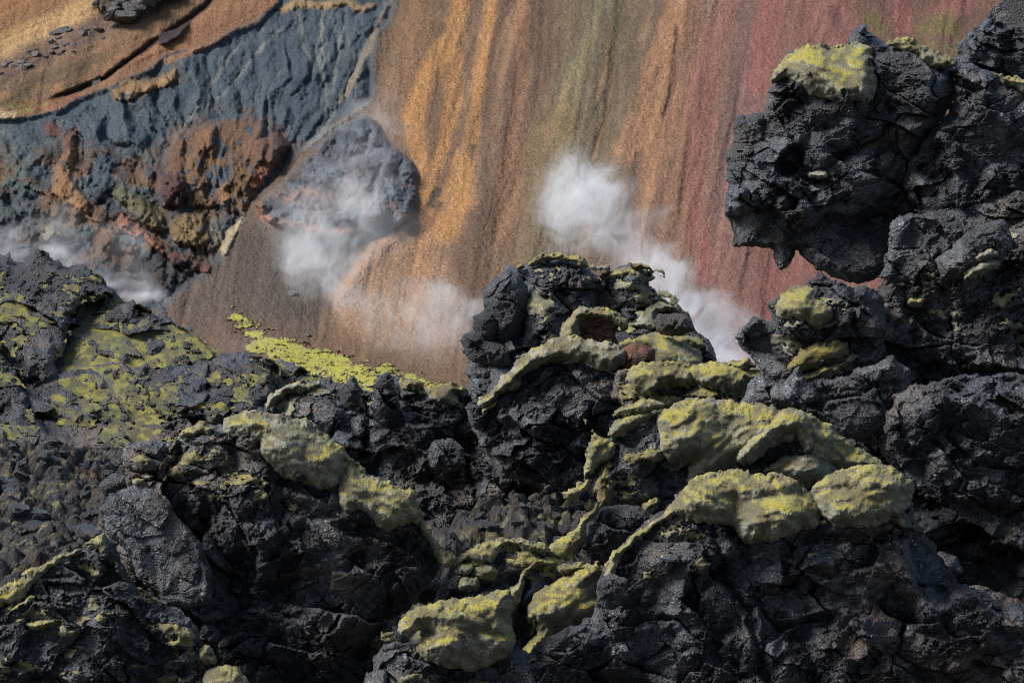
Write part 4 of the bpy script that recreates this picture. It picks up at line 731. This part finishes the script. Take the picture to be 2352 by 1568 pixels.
# ------------------------------------------------------------------ moss on the rocks
i_ = [0]
def cu(P, host, **k): i_[0] += 1; k.setdefault('seed', i_[0]); return cushion(P, host, **k)
cu([(1777, 184), (1783, 160), (1811, 134), (1851, 110), (1875, 105), (1915, 112), (1947, 103), (1983, 107), (1997, 124), (2007, 160), (2010, 190), (2004, 218), (1988, 234), (1959, 226), (1891, 222), (1859, 210), (1835, 190), (1803, 176)], HD_, T=26, R=30, lob=(70, 26), ang=.35, label='thick yellow grey moss cap')
cu([(2036, 98), (2060, 90), (2091, 88), (2120, 102), (2160, 119), (2190, 136), (2193, 152), (2160, 162), (2130, 148), (2095, 122), (2050, 112)], HD_, T=18, R=18, mat=MOSS_D, lob=(44, 20), ang=.4)
cu([(2275, 168), (2310, 174), (2380, 182), (2440, 196), (2440, 226), (2350, 212), (2310, 192)], UB, T=16, R=16, lob=(40, 20), ang=.3)
cu([(2243, 598), (2246, 581), (2270, 572), (2293, 578), (2293, 592), (2265, 603)], BL1, T=22, R=16, mat=MOSS_G, lump=.5)
cu([(2211, 642), (2225, 618), (2260, 600), (2290, 596), (2296, 608), (2270, 628), (2235, 641)], BL1, T=24, R=16, mat=MOSS_G, lump=.5)
cu([(2081, 690), (2092, 684), (2122, 688), (2124, 700), (2100, 706), (2082, 702)], CL, T=20, R=12, mat=MOSS_G, lump=.4)
cu([(2180, 724), (2192, 714), (2204, 720), (2198, 730)], CL, T=18, R=9, mat=MOSS_G, lump=.3)
cu([(1858, 397), (1875, 390), (1898, 394), (1902, 408), (1880, 416), (1860, 410)], HD_, T=26, R=12, mat=MOSS_G, lump=.4)
cu([(1787, 716), (1790, 690), (1820, 666), (1860, 662), (1878, 688), (1906, 700), (1908, 726), (1880, 748), (1850, 735), (1810, 730)], TON, T=22, R=26, mat=MOSS_D, lob=(50, 22), ang=.2, label='domed dark grey green cushion')
cu([(1846, 856), (1870, 848), (1915, 832), (1955, 812), (1974, 822), (1930, 852), (1885, 873), (1850, 872)], TON, T=22, R=16, mat=MOSS_Y, label='bright yellow ledge moss')
cu([(1812, 836), (1835, 812), (1862, 798), (1930, 786), (1946, 800), (1928, 822), (1885, 838), (1840, 852), (1818, 850)], TON, T=22, R=20, mat=MOSS_O, lump=.7)
cu([(1208, 604), (1235, 584), (1262, 582), (1295, 582), (1340, 593), (1354, 614), (1330, 610), (1290, 596), (1250, 601), (1216, 612)], KB, T=16, R=10, mat=MOSS_Y, lob=(34, 14), ang=.1)
cu([(1183, 618), (1196, 608), (1210, 612), (1200, 622)], KB, T=14, R=8, mat=MOSS_O)
cu([(1385, 636), (1410, 618), (1438, 613), (1466, 627), (1468, 640), (1440, 637), (1405, 642)], KB, T=16, R=12, lob=(30, 14))
cu([(1445, 604), (1480, 606), (1500, 622), (1480, 618), (1455, 614)], KB, T=10, R=7, mat=MOSS_O)
cu([(1283, 768), (1298, 735), (1328, 711), (1370, 704), (1412, 714), (1440, 738), (1432, 760), (1405, 736), (1350, 728), (1332, 748), (1336, 782), (1300, 788)], KB4, T=18, R=16, mat=MOSS_D, lob=(40, 18), off=4)
cu([(1444, 752), (1462, 738), (1480, 714), (1500, 699), (1530, 694), (1562, 701), (1588, 722), (1545, 718), (1514, 724), (1512, 748), (1480, 756)], KB, T=24, R=16, mat=MOSS_G, lob=(40, 18), off=8)
cu([(1540, 770), (1560, 762), (1592, 770), (1618, 784), (1620, 800), (1596, 802), (1560, 790)], KB, T=20, R=14, mat=MOSS_D, lob=(34, 16))
cu([(1105, 920), (1137, 897), (1149, 877), (1177, 850), (1201, 822), (1245, 797), (1273, 781), (1321, 774), (1353, 785), (1401, 789), (1430, 806), (1434, 828), (1409, 844), (1373, 843), (1353, 828), (1313, 828), (1269, 832), (1233, 844), (1201, 860), (1185, 890), (1153, 900), (1129, 923), (1109, 932)], KB6, T=24, R=24, mat=MOSS_G, lob=(54, 24), ang=-.4, label='long grey moss bank', off=6)
cu([(1431, 794), (1469, 777), (1513, 767), (1553, 773), (1585, 793), (1606, 820), (1600, 842), (1553, 844), (1513, 836), (1498, 812), (1470, 802), (1440, 812)], KB, T=34, R=34, lob=(46, 22), ang=.3, mat=MOSS, off=10, label='round yellow grey cushion')
cu([(1441, 860), (1465, 842), (1513, 836), (1569, 842), (1590, 846), (1600, 870), (1585, 886), (1553, 884), (1510, 896), (1490, 906), (1449, 886)], SH, T=24, R=24, mat=MOSS_D, lob=(50, 22), off=6)
cu([(1575, 852), (1611, 837), (1659, 836), (1715, 850), (1753, 853), (1748, 866), (1707, 886), (1683, 897), (1640, 890), (1600, 884)], SH, T=24, R=24, mat=MOSS_Y, lob=(50, 22), off=6)
cu([(1660, 838), (1690, 826), (1722, 824), (1738, 842), (1710, 850), (1680, 846)], SH, T=18, R=12, mat=MOSS, lob=(34, 15))
cu([(1573, 910), (1590, 892), (1620, 887), (1650, 897), (1655, 915), (1610, 922)], SH, T=24, R=18, mat=MOSS_D, lob=(34, 18))
cu([(1410, 952), (1443, 926), (1491, 919), (1525, 932), (1482, 947), (1430, 957)], G1, T=20, R=14, mat=MOSS_G, lob=(36, 16))
cu([(1398, 990), (1425, 958), (1480, 944), (1512, 946), (1475, 975), (1432, 1002), (1405, 1004)], G1, T=20, R=15, mat=MOSS, lob=(36, 16))
cu([(1341, 1092), (1345, 1060), (1353, 1018), (1393, 1006), (1414, 1027), (1410, 1050), (1377, 1070), (1352, 1094)], G1, T=22, R=16, mat=MOSS_Y, lob=(30, 16), ang=-.5)
cu([(1371, 1096), (1393, 1068), (1404, 1060), (1396, 1100), (1409, 1142), (1383, 1166), (1369, 1128)], G1, T=18, R=14, mat=MOSS_O, lob=(26, 14), ang=-1.2)
cu([(1289, 1130), (1312, 1122), (1353, 1102), (1346, 1122), (1314, 1150), (1296, 1144)], G2, T=16, R=12, mat=MOSS, off=10)
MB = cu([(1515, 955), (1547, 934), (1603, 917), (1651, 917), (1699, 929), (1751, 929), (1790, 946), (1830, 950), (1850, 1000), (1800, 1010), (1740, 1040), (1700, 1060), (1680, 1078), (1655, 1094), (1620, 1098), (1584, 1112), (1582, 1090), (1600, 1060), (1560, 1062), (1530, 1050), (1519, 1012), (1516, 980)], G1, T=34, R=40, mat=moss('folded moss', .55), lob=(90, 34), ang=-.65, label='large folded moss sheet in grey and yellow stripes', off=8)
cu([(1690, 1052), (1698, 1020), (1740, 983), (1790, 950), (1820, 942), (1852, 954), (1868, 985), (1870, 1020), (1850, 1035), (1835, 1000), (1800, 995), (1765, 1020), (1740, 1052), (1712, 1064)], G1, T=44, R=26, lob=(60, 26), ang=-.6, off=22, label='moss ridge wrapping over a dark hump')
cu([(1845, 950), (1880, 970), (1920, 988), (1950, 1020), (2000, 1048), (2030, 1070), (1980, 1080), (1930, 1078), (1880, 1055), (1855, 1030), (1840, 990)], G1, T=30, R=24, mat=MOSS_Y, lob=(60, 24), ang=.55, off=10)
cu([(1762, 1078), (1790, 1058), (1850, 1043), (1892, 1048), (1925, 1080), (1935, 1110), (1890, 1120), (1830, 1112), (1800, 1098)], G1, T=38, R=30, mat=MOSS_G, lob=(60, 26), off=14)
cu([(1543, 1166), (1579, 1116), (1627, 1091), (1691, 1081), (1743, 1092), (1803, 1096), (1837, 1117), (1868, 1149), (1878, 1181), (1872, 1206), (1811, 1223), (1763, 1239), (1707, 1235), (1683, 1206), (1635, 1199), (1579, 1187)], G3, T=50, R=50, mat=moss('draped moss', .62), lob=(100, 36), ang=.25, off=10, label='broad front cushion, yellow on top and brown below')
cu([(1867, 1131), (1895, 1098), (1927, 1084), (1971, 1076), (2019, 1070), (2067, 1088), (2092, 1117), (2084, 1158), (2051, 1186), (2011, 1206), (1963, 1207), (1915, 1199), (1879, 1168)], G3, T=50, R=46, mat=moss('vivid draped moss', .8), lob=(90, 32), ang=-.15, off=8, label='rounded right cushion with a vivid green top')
cu([(1545, 1157), (1580, 1140), (1560, 1178), (1510, 1205), (1473, 1238), (1425, 1282), (1413, 1326), (1392, 1336), (1386, 1318), (1401, 1280), (1433, 1248), (1493, 1200)], G3, T=20, R=13, mat=MOSS_Y, lob=(30, 14), ang=-.8, off=10, label='narrow yellow moss strand')
cu([(1459, 1202), (1461, 1174), (1487, 1149), (1519, 1144), (1508, 1170), (1480, 1198)], G2b, T=22, R=15, mat=MOSS, lump=.6, off=8)
cu([(1369, 1153), (1375, 1178), (1347, 1206), (1345, 1246), (1321, 1270), (1331, 1295), (1285, 1296), (1255, 1270), (1273, 1241), (1321, 1216), (1333, 1188)], G2, T=18, R=14, mat=MOSS_Y, lob=(34, 15), ang=-.8, off=16)
cu([(1027, 1303), (1055, 1275), (1081, 1256), (1130, 1239), (1161, 1235), (1233, 1243), (1264, 1261), (1248, 1274), (1215, 1264), (1175, 1254), (1152, 1264), (1140, 1287), (1110, 1294), (1075, 1284), (1050, 1302)], G5, T=16, R=13, mat=MOSS, lob=(40, 18), ang=-.4)
cu([(1043, 1312), (1060, 1294), (1090, 1296), (1086, 1316), (1062, 1322)], G5, T=22, R=14, mat=MOSS_G, lump=.5)
cu([(1049, 1342), (1068, 1325), (1100, 1329), (1101, 1352), (1078, 1362), (1056, 1354)], G5, T=26, R=16, mat=MOSS_G, lump=.5, off=6)
cu([(1090, 1300), (1130, 1291), (1142, 1312), (1130, 1332), (1104, 1334), (1090, 1322)], G5, T=20, R=16, mat=MOSS_G, lump=.6)
cu([(921, 1435), (945, 1405), (993, 1387), (1041, 1378), (1113, 1368), (1161, 1354), (1176, 1370), (1172, 1400), (1177, 1461), (1169, 1497), (1137, 1518), (1093, 1534), (1041, 1530), (993, 1518), (963, 1494), (975, 1462), (992, 1448), (968, 1440), (930, 1456)], G6, T=46, R=44, mat=moss('fanned moss', .72), lob=(90, 30), ang=.45, off=26, label='large fan of folded yellow moss at the bottom')
cu([(1150, 1372), (1193, 1332), (1201, 1308), (1237, 1284), (1275, 1290), (1262, 1302), (1235, 1300), (1212, 1322), (1196, 1372), (1172, 1416), (1150, 1410)], G5, T=20, R=13, mat=MOSS, lob=(40, 16), ang=-.9, off=12)
cu([(1217, 1415), (1222, 1385), (1240, 1361), (1269, 1344), (1305, 1324), (1345, 1300), (1373, 1297), (1379, 1330), (1369, 1361), (1398, 1378), (1393, 1407), (1353, 1431), (1313, 1435), (1273, 1459), (1241, 1503), (1221, 1543), (1212, 1575), (1195, 1560), (1190, 1534), (1197, 1509), (1225, 1465), (1234, 1445)], G5, T=32, R=30, mat=moss('streaked moss', .85), lob=(80, 28), ang=-.75, off=26, label='yellow moss tongue running down to the bottom edge')
cu([(1275, 1300), (1320, 1292), (1372, 1296), (1345, 1312), (1300, 1322), (1280, 1314)], G5, T=16, R=12, mat=MOSS_D, off=8)
cu([(516, 975), (540, 956), (580, 945), (640, 955), (680, 963), (722, 977), (762, 1013), (794, 1045), (802, 1078), (784, 1104), (740, 1119), (700, 1099), (648, 1087), (616, 1057), (600, 1030), (600, 1005), (568, 1000), (526, 994)], F1, T=34, R=40, lob=(56, 26), ang=.3, mat=moss('lobed moss', .30), label='thick lobed grey moss cap', off=6)
cu([(796, 1054), (840, 1087), (890, 1110), (941, 1128), (955, 1148), (966, 1188), (941, 1200), (889, 1211), (857, 1191), (830, 1170), (800, 1176), (780, 1158), (784, 1110)], F1, T=32, R=30, lob=(60, 28), ang=.35, mat=moss('sloping moss', .66), label='yellow green moss running down the right shoulder', off=6)
cu([(958, 1185), (972, 1196), (1009, 1250), (1048, 1282), (1030, 1307), (1008, 1292), (990, 1250), (966, 1220)], F1, T=18, R=13, mat=MOSS_D, lob=(30, 14), ang=.8, off=6)
cu([(411, 1004), (430, 984), (460, 968), (491, 979), (487, 996), (445, 1003)], F1, T=18, R=14, lob=(36, 16))
cu([(388, 1030), (402, 1012), (412, 1006), (404, 1022), (392, 1040)], F1, T=12, R=8, mat=MOSS_O)
cu([(481, 1032), (498, 1027), (514, 1038), (500, 1047), (486, 1044)], F1, T=24, R=11, mat=MOSS_G, lump=.3)
cu([(478, 1001), (492, 998), (500, 1010), (488, 1014)], F1, T=22, R=9, mat=MOSS_G, lump=.3)
cu([(384, 1083), (402, 1072), (424, 1077), (423, 1092), (402, 1099), (386, 1094)], F1, T=28, R=13, mat=MOSS_O, lump=.4)
cu([(305, 1106), (318, 1099), (334, 1100), (332, 1112), (314, 1117)], F1, T=24, R=10, mat=MOSS_G, lump=.3)
cu([(322, 1092), (340, 1086), (358, 1090), (350, 1098), (328, 1099)], F1, T=22, R=10, mat=MOSS_G, lump=.3)
cu([(-60, 1400), (-30, 1362), (0, 1348), (40, 1332), (64, 1308), (120, 1284), (172, 1262), (190, 1268), (140, 1290), (100, 1324), (132, 1330), (82, 1343), (42, 1383), (0, 1392)], F3, T=18, R=15, lob=(44, 18), ang=-.5, mat=moss('edge moss', .5), label='pale moss strip along the sloping edge')
cu([(196, 1254), (215, 1236), (242, 1226), (246, 1244), (250, 1262), (228, 1275), (222, 1256)], F3, T=18, R=13, lob=(34, 16), mat=MOSS)
cu([(12, 1410), (40, 1388), (80, 1360), (66, 1385), (34, 1408)], F3, T=12, R=8, mat=MOSS_G)
cu([(130, 1442), (152, 1434), (180, 1452), (160, 1464), (138, 1456)], F3, T=24, R=12, mat=MOSS_G, lump=.4)
cu([(58, 1436), (80, 1420), (132, 1424), (120, 1440), (80, 1446)], F3, T=16, R=12, mat=MOSS_D)
cu([(466, 1575), (480, 1541), (520, 1532), (552, 1548), (572, 1580), (520, 1600)], F3, T=34, R=26, mat=MOSS_D, lob=(40, 20), off=18, label='dull green mound at the bottom edge')
cu([(456, 1495), (474, 1480), (494, 1506), (496, 1524), (474, 1528), (458, 1512)], F3, T=24, R=15, mat=MOSS_D, lump=.5, off=10)
cu([(400, 1448), (430, 1440), (450, 1462), (430, 1476), (408, 1466)], F3, T=20, R=14, mat=MOSS_D, lump=.5)
cu([(606, 940), (620, 908), (660, 883), (700, 874), (735, 873), (737, 886), (700, 902), (662, 906), (632, 932)], RID, T=18, R=14, mat=MOSS_G, lob=(44, 18), ang=-.3, label='pale grey moss over the left shoulder')
cu([(915, 872), (940, 870), (982, 876), (1030, 880), (1074, 891), (1072, 906), (1048, 908), (1052, 928), (1002, 928), (965, 902), (930, 898)], RID, T=20, R=18, lob=(44, 20), ang=.1, label='pale yellow moss behind the square tooth', off=4)
cu([(838, 882), (855, 878), (868, 880), (860, 892), (842, 894)], RID, T=14, R=8)
cu([(1105, 940), (1125, 928), (1142, 908), (1134, 935), (1112, 952)], KB6, T=12, R=8, mat=MOSS_Y)
cu([(850, 1480), (880, 1440), (905, 1425), (900, 1500), (870, 1560)], F1, T=10, R=14, mat=MOSS_D, holes=.5)

# thin tufts and scraps of moss that have taken hold between the thick cushions
for P, h_, th_, mt in (([(400, 1000), (600, 970), (780, 1100), (700, 1180), (420, 1140), (290, 1060)], F1, .62, MOSS_D), ([(0, 1400), (240, 1260), (400, 1420), (470, 1500), (400, 1600), (0, 1600)], F3, .60, MOSS_D),
                       ([(1020, 1300), (1200, 1240), (1380, 1300), (1380, 1420), (1100, 1460)], G5, .58, MOSS_D), ([(1400, 850), (1760, 850), (1700, 960), (1450, 960)], SH, .52, MOSS_D), ([(1200, 600), (1520, 620), (1640, 820), (1640, 900), (1440, 860), (1220, 760)], KB, .58, MOSS_G),
                       ([(620, 890), (1080, 890), (1060, 960), (640, 970)], RID, .58, MOSS_G), ([(1340, 960), (1640, 1000), (1600, 1140), (1400, 1160)], G1, .58, MOSS_D), ([(1760, 680), (2030, 680), (1960, 860), (1780, 860)], TON, .62, MOSS_G), ([(1450, 1180), (2080, 1180), (2080, 1280), (1480, 1330)], G3, .64, MOSS_D),
                       ([(880, 1440), (1240, 1500), (1240, 1600), (860, 1600)], G6, .60, MOSS_D), ([(2150, 560), (2400, 520), (2400, 900), (2060, 800)], CL, .66, MOSS_G)):
    cushion(P, h_, T=3, R=7, lob=(24, 11), lump=.5, mat=mt, seed=80 + i_[0], holes=th_, sm=False, r=1, off=3, embed=9, name='moss_tuft'); i_[0] += 1
# ------------------------------------------------------------------ loose stones and small things
def gspot(u0, u1, v0, v1, n, seed):
    r = np.random.RandomState(seed); return [(r.uniform(u0, u1), r.uniform(v0, v1)) for _ in range(n)]
def gD(u, v):
    D = 29.5
    for D in np.arange(29, 50, .04):
        p = world(np.float64(u), np.float64(v), D)
        if p[2] < float(gz(np.array([[p[0]]]), np.array([[p[1]]]))[0, 0]): return D
    return 48.
stones('lava_stone', gspot(20, 300, 1010, 1230, 44, 5), gD, LAVA, 'loose grey stones in the rubble on the left', 'stone', 'loose stones in the rubble on the left', (.03, .15), 5)
stones('lava_stone', gspot(985, 1330, 1075, 1255, 34, 6), gD, LAVA, 'loose grey stones in the dark middle gully', 'stone', 'loose stones in the gully', (.04, .12), 6)
sp = [(u, v) for u, v in gspot(0, 270, 60, 200, 150, 8) if 148 < v + .48 * u < 205][:36]
stones('scree_stone', sp, hillD, lava('pinkish scree rock', (.10, .075, .07), (.26, .19, .17), (.20, .12, .09), .5, 0, 3.), 'pinkish stones on the tan upper left slope', 'stone', 'stones scattered on the upper left slope', (.12, .38), 7, .1)
sp = [(225, 5), (250, -6), (268, 14), (285, 2), (300, 22), (318, 12), (330, 0), (345, -8), (290, 36), (310, 36), (262, 30), (238, 18), (355, 2), (140, 75), (150, 70), (215, 190)]
stones('slope_boulder', sp, hillD, LAVA_FAR, 'dark boulders piled along the upper left slope', 'boulder', 'dark boulders at the top of the upper left slope', (.3, .75), 9, .0)
stones('scree_stone', [(672, 676)], hillD, lava('pale grey rock', (.16, .17, .18), (.34, .35, .36), (.2, .2, .2), 0, 0, 3.), 'pale blue grey boulder alone on the brown slope beside the steam', 'boulder', None, (.30, .31), 11, .2)
stones('scree_stone', [(705, 770)], hillD, LAVA_B, 'dark brown stone on the gravel above the lime green moss', 'stone', None, (.22, .24), 12, .2)
# ------------------------------------------------------------------ steam
def steam(puffs, D, dens, label, nscale=.35, seed=0, thr=(.34, .66)):
    """puffs: (u, v, ru, rv, weight); a closed body of vapour round them"""
    import bmesh
    m_ = mpp(D); c0 = world(np.float64(puffs[0][0]), np.float64(puffs[0][1]), D); bm = bmesh.new(); pf = []
    for u, v, ru, rv, wt in puffs:
        c = world(np.float64(u), np.float64(v), D) - c0; r = (ru * m_, .8 * (ru + rv) / 2 * m_, rv * m_); pf.append((c, r, wt))
        q = bmesh.ops.create_icosphere(bm, subdivisions=2, radius=1.0)['verts']
        for x in q: x.co = Vector((c[0] + x.co.x * r[0] * 1.9, c[1] + x.co.y * r[1] * 1.9, c[2] + x.co.z * r[2] * 1.9))
    h = bmesh.ops.convex_hull(bm, input=bm.verts)
    bmesh.ops.delete(bm, geom=[g for g in set(h['geom_interior'] + h['geom_unused']) if isinstance(g, bmesh.types.BMVert)], context='VERTS')
    bmesh.ops.delete(bm, geom=[f for f in bm.faces if f not in set(h['geom'])], context='FACES_ONLY') if False else None
    me = bpy.data.meshes.new('steam_plume'); bm.to_mesh(me); bm.free(); o = bpy.data.objects.new('steam_plume', me); C.objects.link(o); o.location = c0
    m = M('steam'); m.t.nodes.remove(m.b); out = [n for n in m.t.nodes if n.type == 'OUTPUT_MATERIAL'][0]
    nz = m.n('ShaderNodeTexNoise'); m.l(m.co, nz.inputs['Vector']); nz.inputs['Scale'].default_value = nscale * 1.3; nz.inputs['Detail'].default_value = 2
    ws = m.n('ShaderNodeVectorMath', operation='SUBTRACT'); m.l(nz.outputs['Color'], ws.inputs[0]); ws.inputs[1].default_value = (.5,) * 3
    w2 = m.n('ShaderNodeVectorMath', operation='SCALE'); m.l(ws.outputs[0], w2.inputs[0]); w2.inputs[3].default_value = 3.4
    w3 = m.n('ShaderNodeVectorMath', operation='ADD'); m.l(w2.outputs[0], w3.inputs[0]); m.l(m.co, w3.inputs[1]); P = w3.outputs[0]; tot = None
    for c, r, wt in pf:
        a = m.n('ShaderNodeVectorMath', operation='SUBTRACT'); m.l(P, a.inputs[0]); a.inputs[1].default_value = tuple(float(x) for x in c)
        b = m.n('ShaderNodeVectorMath', operation='DIVIDE'); m.l(a.outputs[0], b.inputs[0]); b.inputs[1].default_value = r
        d = m.n('ShaderNodeVectorMath', operation='DOT_PRODUCT'); m.l(b.outputs[0], d.inputs[0]); m.l(b.outputs[0], d.inputs[1])
        e = m.math('MULTIPLY', m.math('EXPONENT', m.math('MULTIPLY', d.outputs['Value'], -1.6)), wt)
        tot = e if tot is None else m.math('ADD', tot, e)
    n2 = m.noise(nscale * 1.6, 6, .65, 1.6, P)
    dn = m.math('MULTIPLY', tot, m.ramp(n2, thr[0], thr[1], .10, 1.45)); dn = m.math('MAXIMUM', m.math('SUBTRACT', m.math('MULTIPLY', dn, dens), dens * .03), 0.)
    v = m.n('ShaderNodeVolumePrincipled'); v.inputs['Color'].default_value = (.95, .975, 1, 1); v.inputs['Anisotropy'].default_value = 0; m.l(dn, v.inputs['Density'])  # slight blue in the scatter colour stands in for blue shade on neutral steam
    m.l(v.outputs[0], out.inputs['Volume']); me.materials.append(m.m)
    tag(o, label, 'steam')
K = 1.3
steam([(1335, 415, 80, 70, 1.), (1375, 470, 75, 75, 1.), (1300, 480, 60, 75, .5), (1415, 550, 75, 70, .6), (1500, 500, 70, 44, .35), (1530, 470, 34, 34, .2), (1340, 560, 70, 60, .3), (1460, 610, 60, 50, .4)], 128, .62 * K, 'tall white steam plume rising behind the central lava knob')
steam([(1480, 590, 60, 60, .7), (1530, 650, 60, 60, 1.), (1570, 710, 50, 60, .9), (1640, 760, 75, 65, 1.3), (1670, 830, 80, 60, 1.4), (1640, 700, 60, 50, .5)], 118, 1.0 * K, 'bright white steam in the gap between the central knob and the right cliff')
steam([(715, 520, 60, 80, .6), (740, 600, 80, 80, .8), (760, 460, 70, 60, .5), (830, 430, 80, 70, .45), (870, 500, 80, 80, .45), (700, 570, 40, 80, .5), (800, 370, 70, 70, .35), (760, 670, 60, 50, .6), (880, 330, 50, 60, .25), (820, 590, 80, 50, .4), (850, 250, 60, 40, .3), (900, 300, 60, 60, .3), (640, 480, 60, 60, .25), (790, 480, 110, 90, .35)], 134, .42 * K, 'bluish steam veiling the grey mound on the hillside')
steam([(1060, 712, 70, 40, 1.3), (980, 690, 80, 44, .7), (870, 710, 80, 44, .5), (1000, 760, 90, 36, .6), (900, 780, 80, 36, .4), (980, 820, 80, 30, .25), (820, 690, 60, 50, .3)], 124, .44 * K, 'low steam drifting at the left foot of the central knob')
steam([(-60, 560, 70, 40, .9), (10, 575, 50, 34, 1.), (130, 590, 60, 30, .9), (200, 610, 50, 30, 1.), (260, 650, 50, 34, .9), (320, 690, 44, 24, 1.), (300, 610, 30, 50, .35), (190, 540, 60, 60, .35), (150, 460, 50, 60, .2), (60, 520, 70, 60, .3), (290, 560, 40, 60, .3), (360, 700, 30, 18, .9)], 88, .85 * K, 'streak of white steam rising along the crest of the far left ridge')
steam([(530, 790, 60, 22, .6), (590, 810, 50, 16, .4), (480, 765, 40, 20, .4)], 80, .55 * K, 'faint wisp of steam over the lower end of the far left ridge')
steam([(745, 862, 34, 12, .7), (700, 846, 24, 10, .5)], 76, .9 * K, 'tiny white wisp behind the right tip of the far slope')
steam([(265, 930, 24, 50, .6), (255, 985, 26, 26, .6), (240, 890, 22, 36, .3)], 53, 1.0 * K, 'thin pale steam column over the patchy moss on the far slope', 1.)
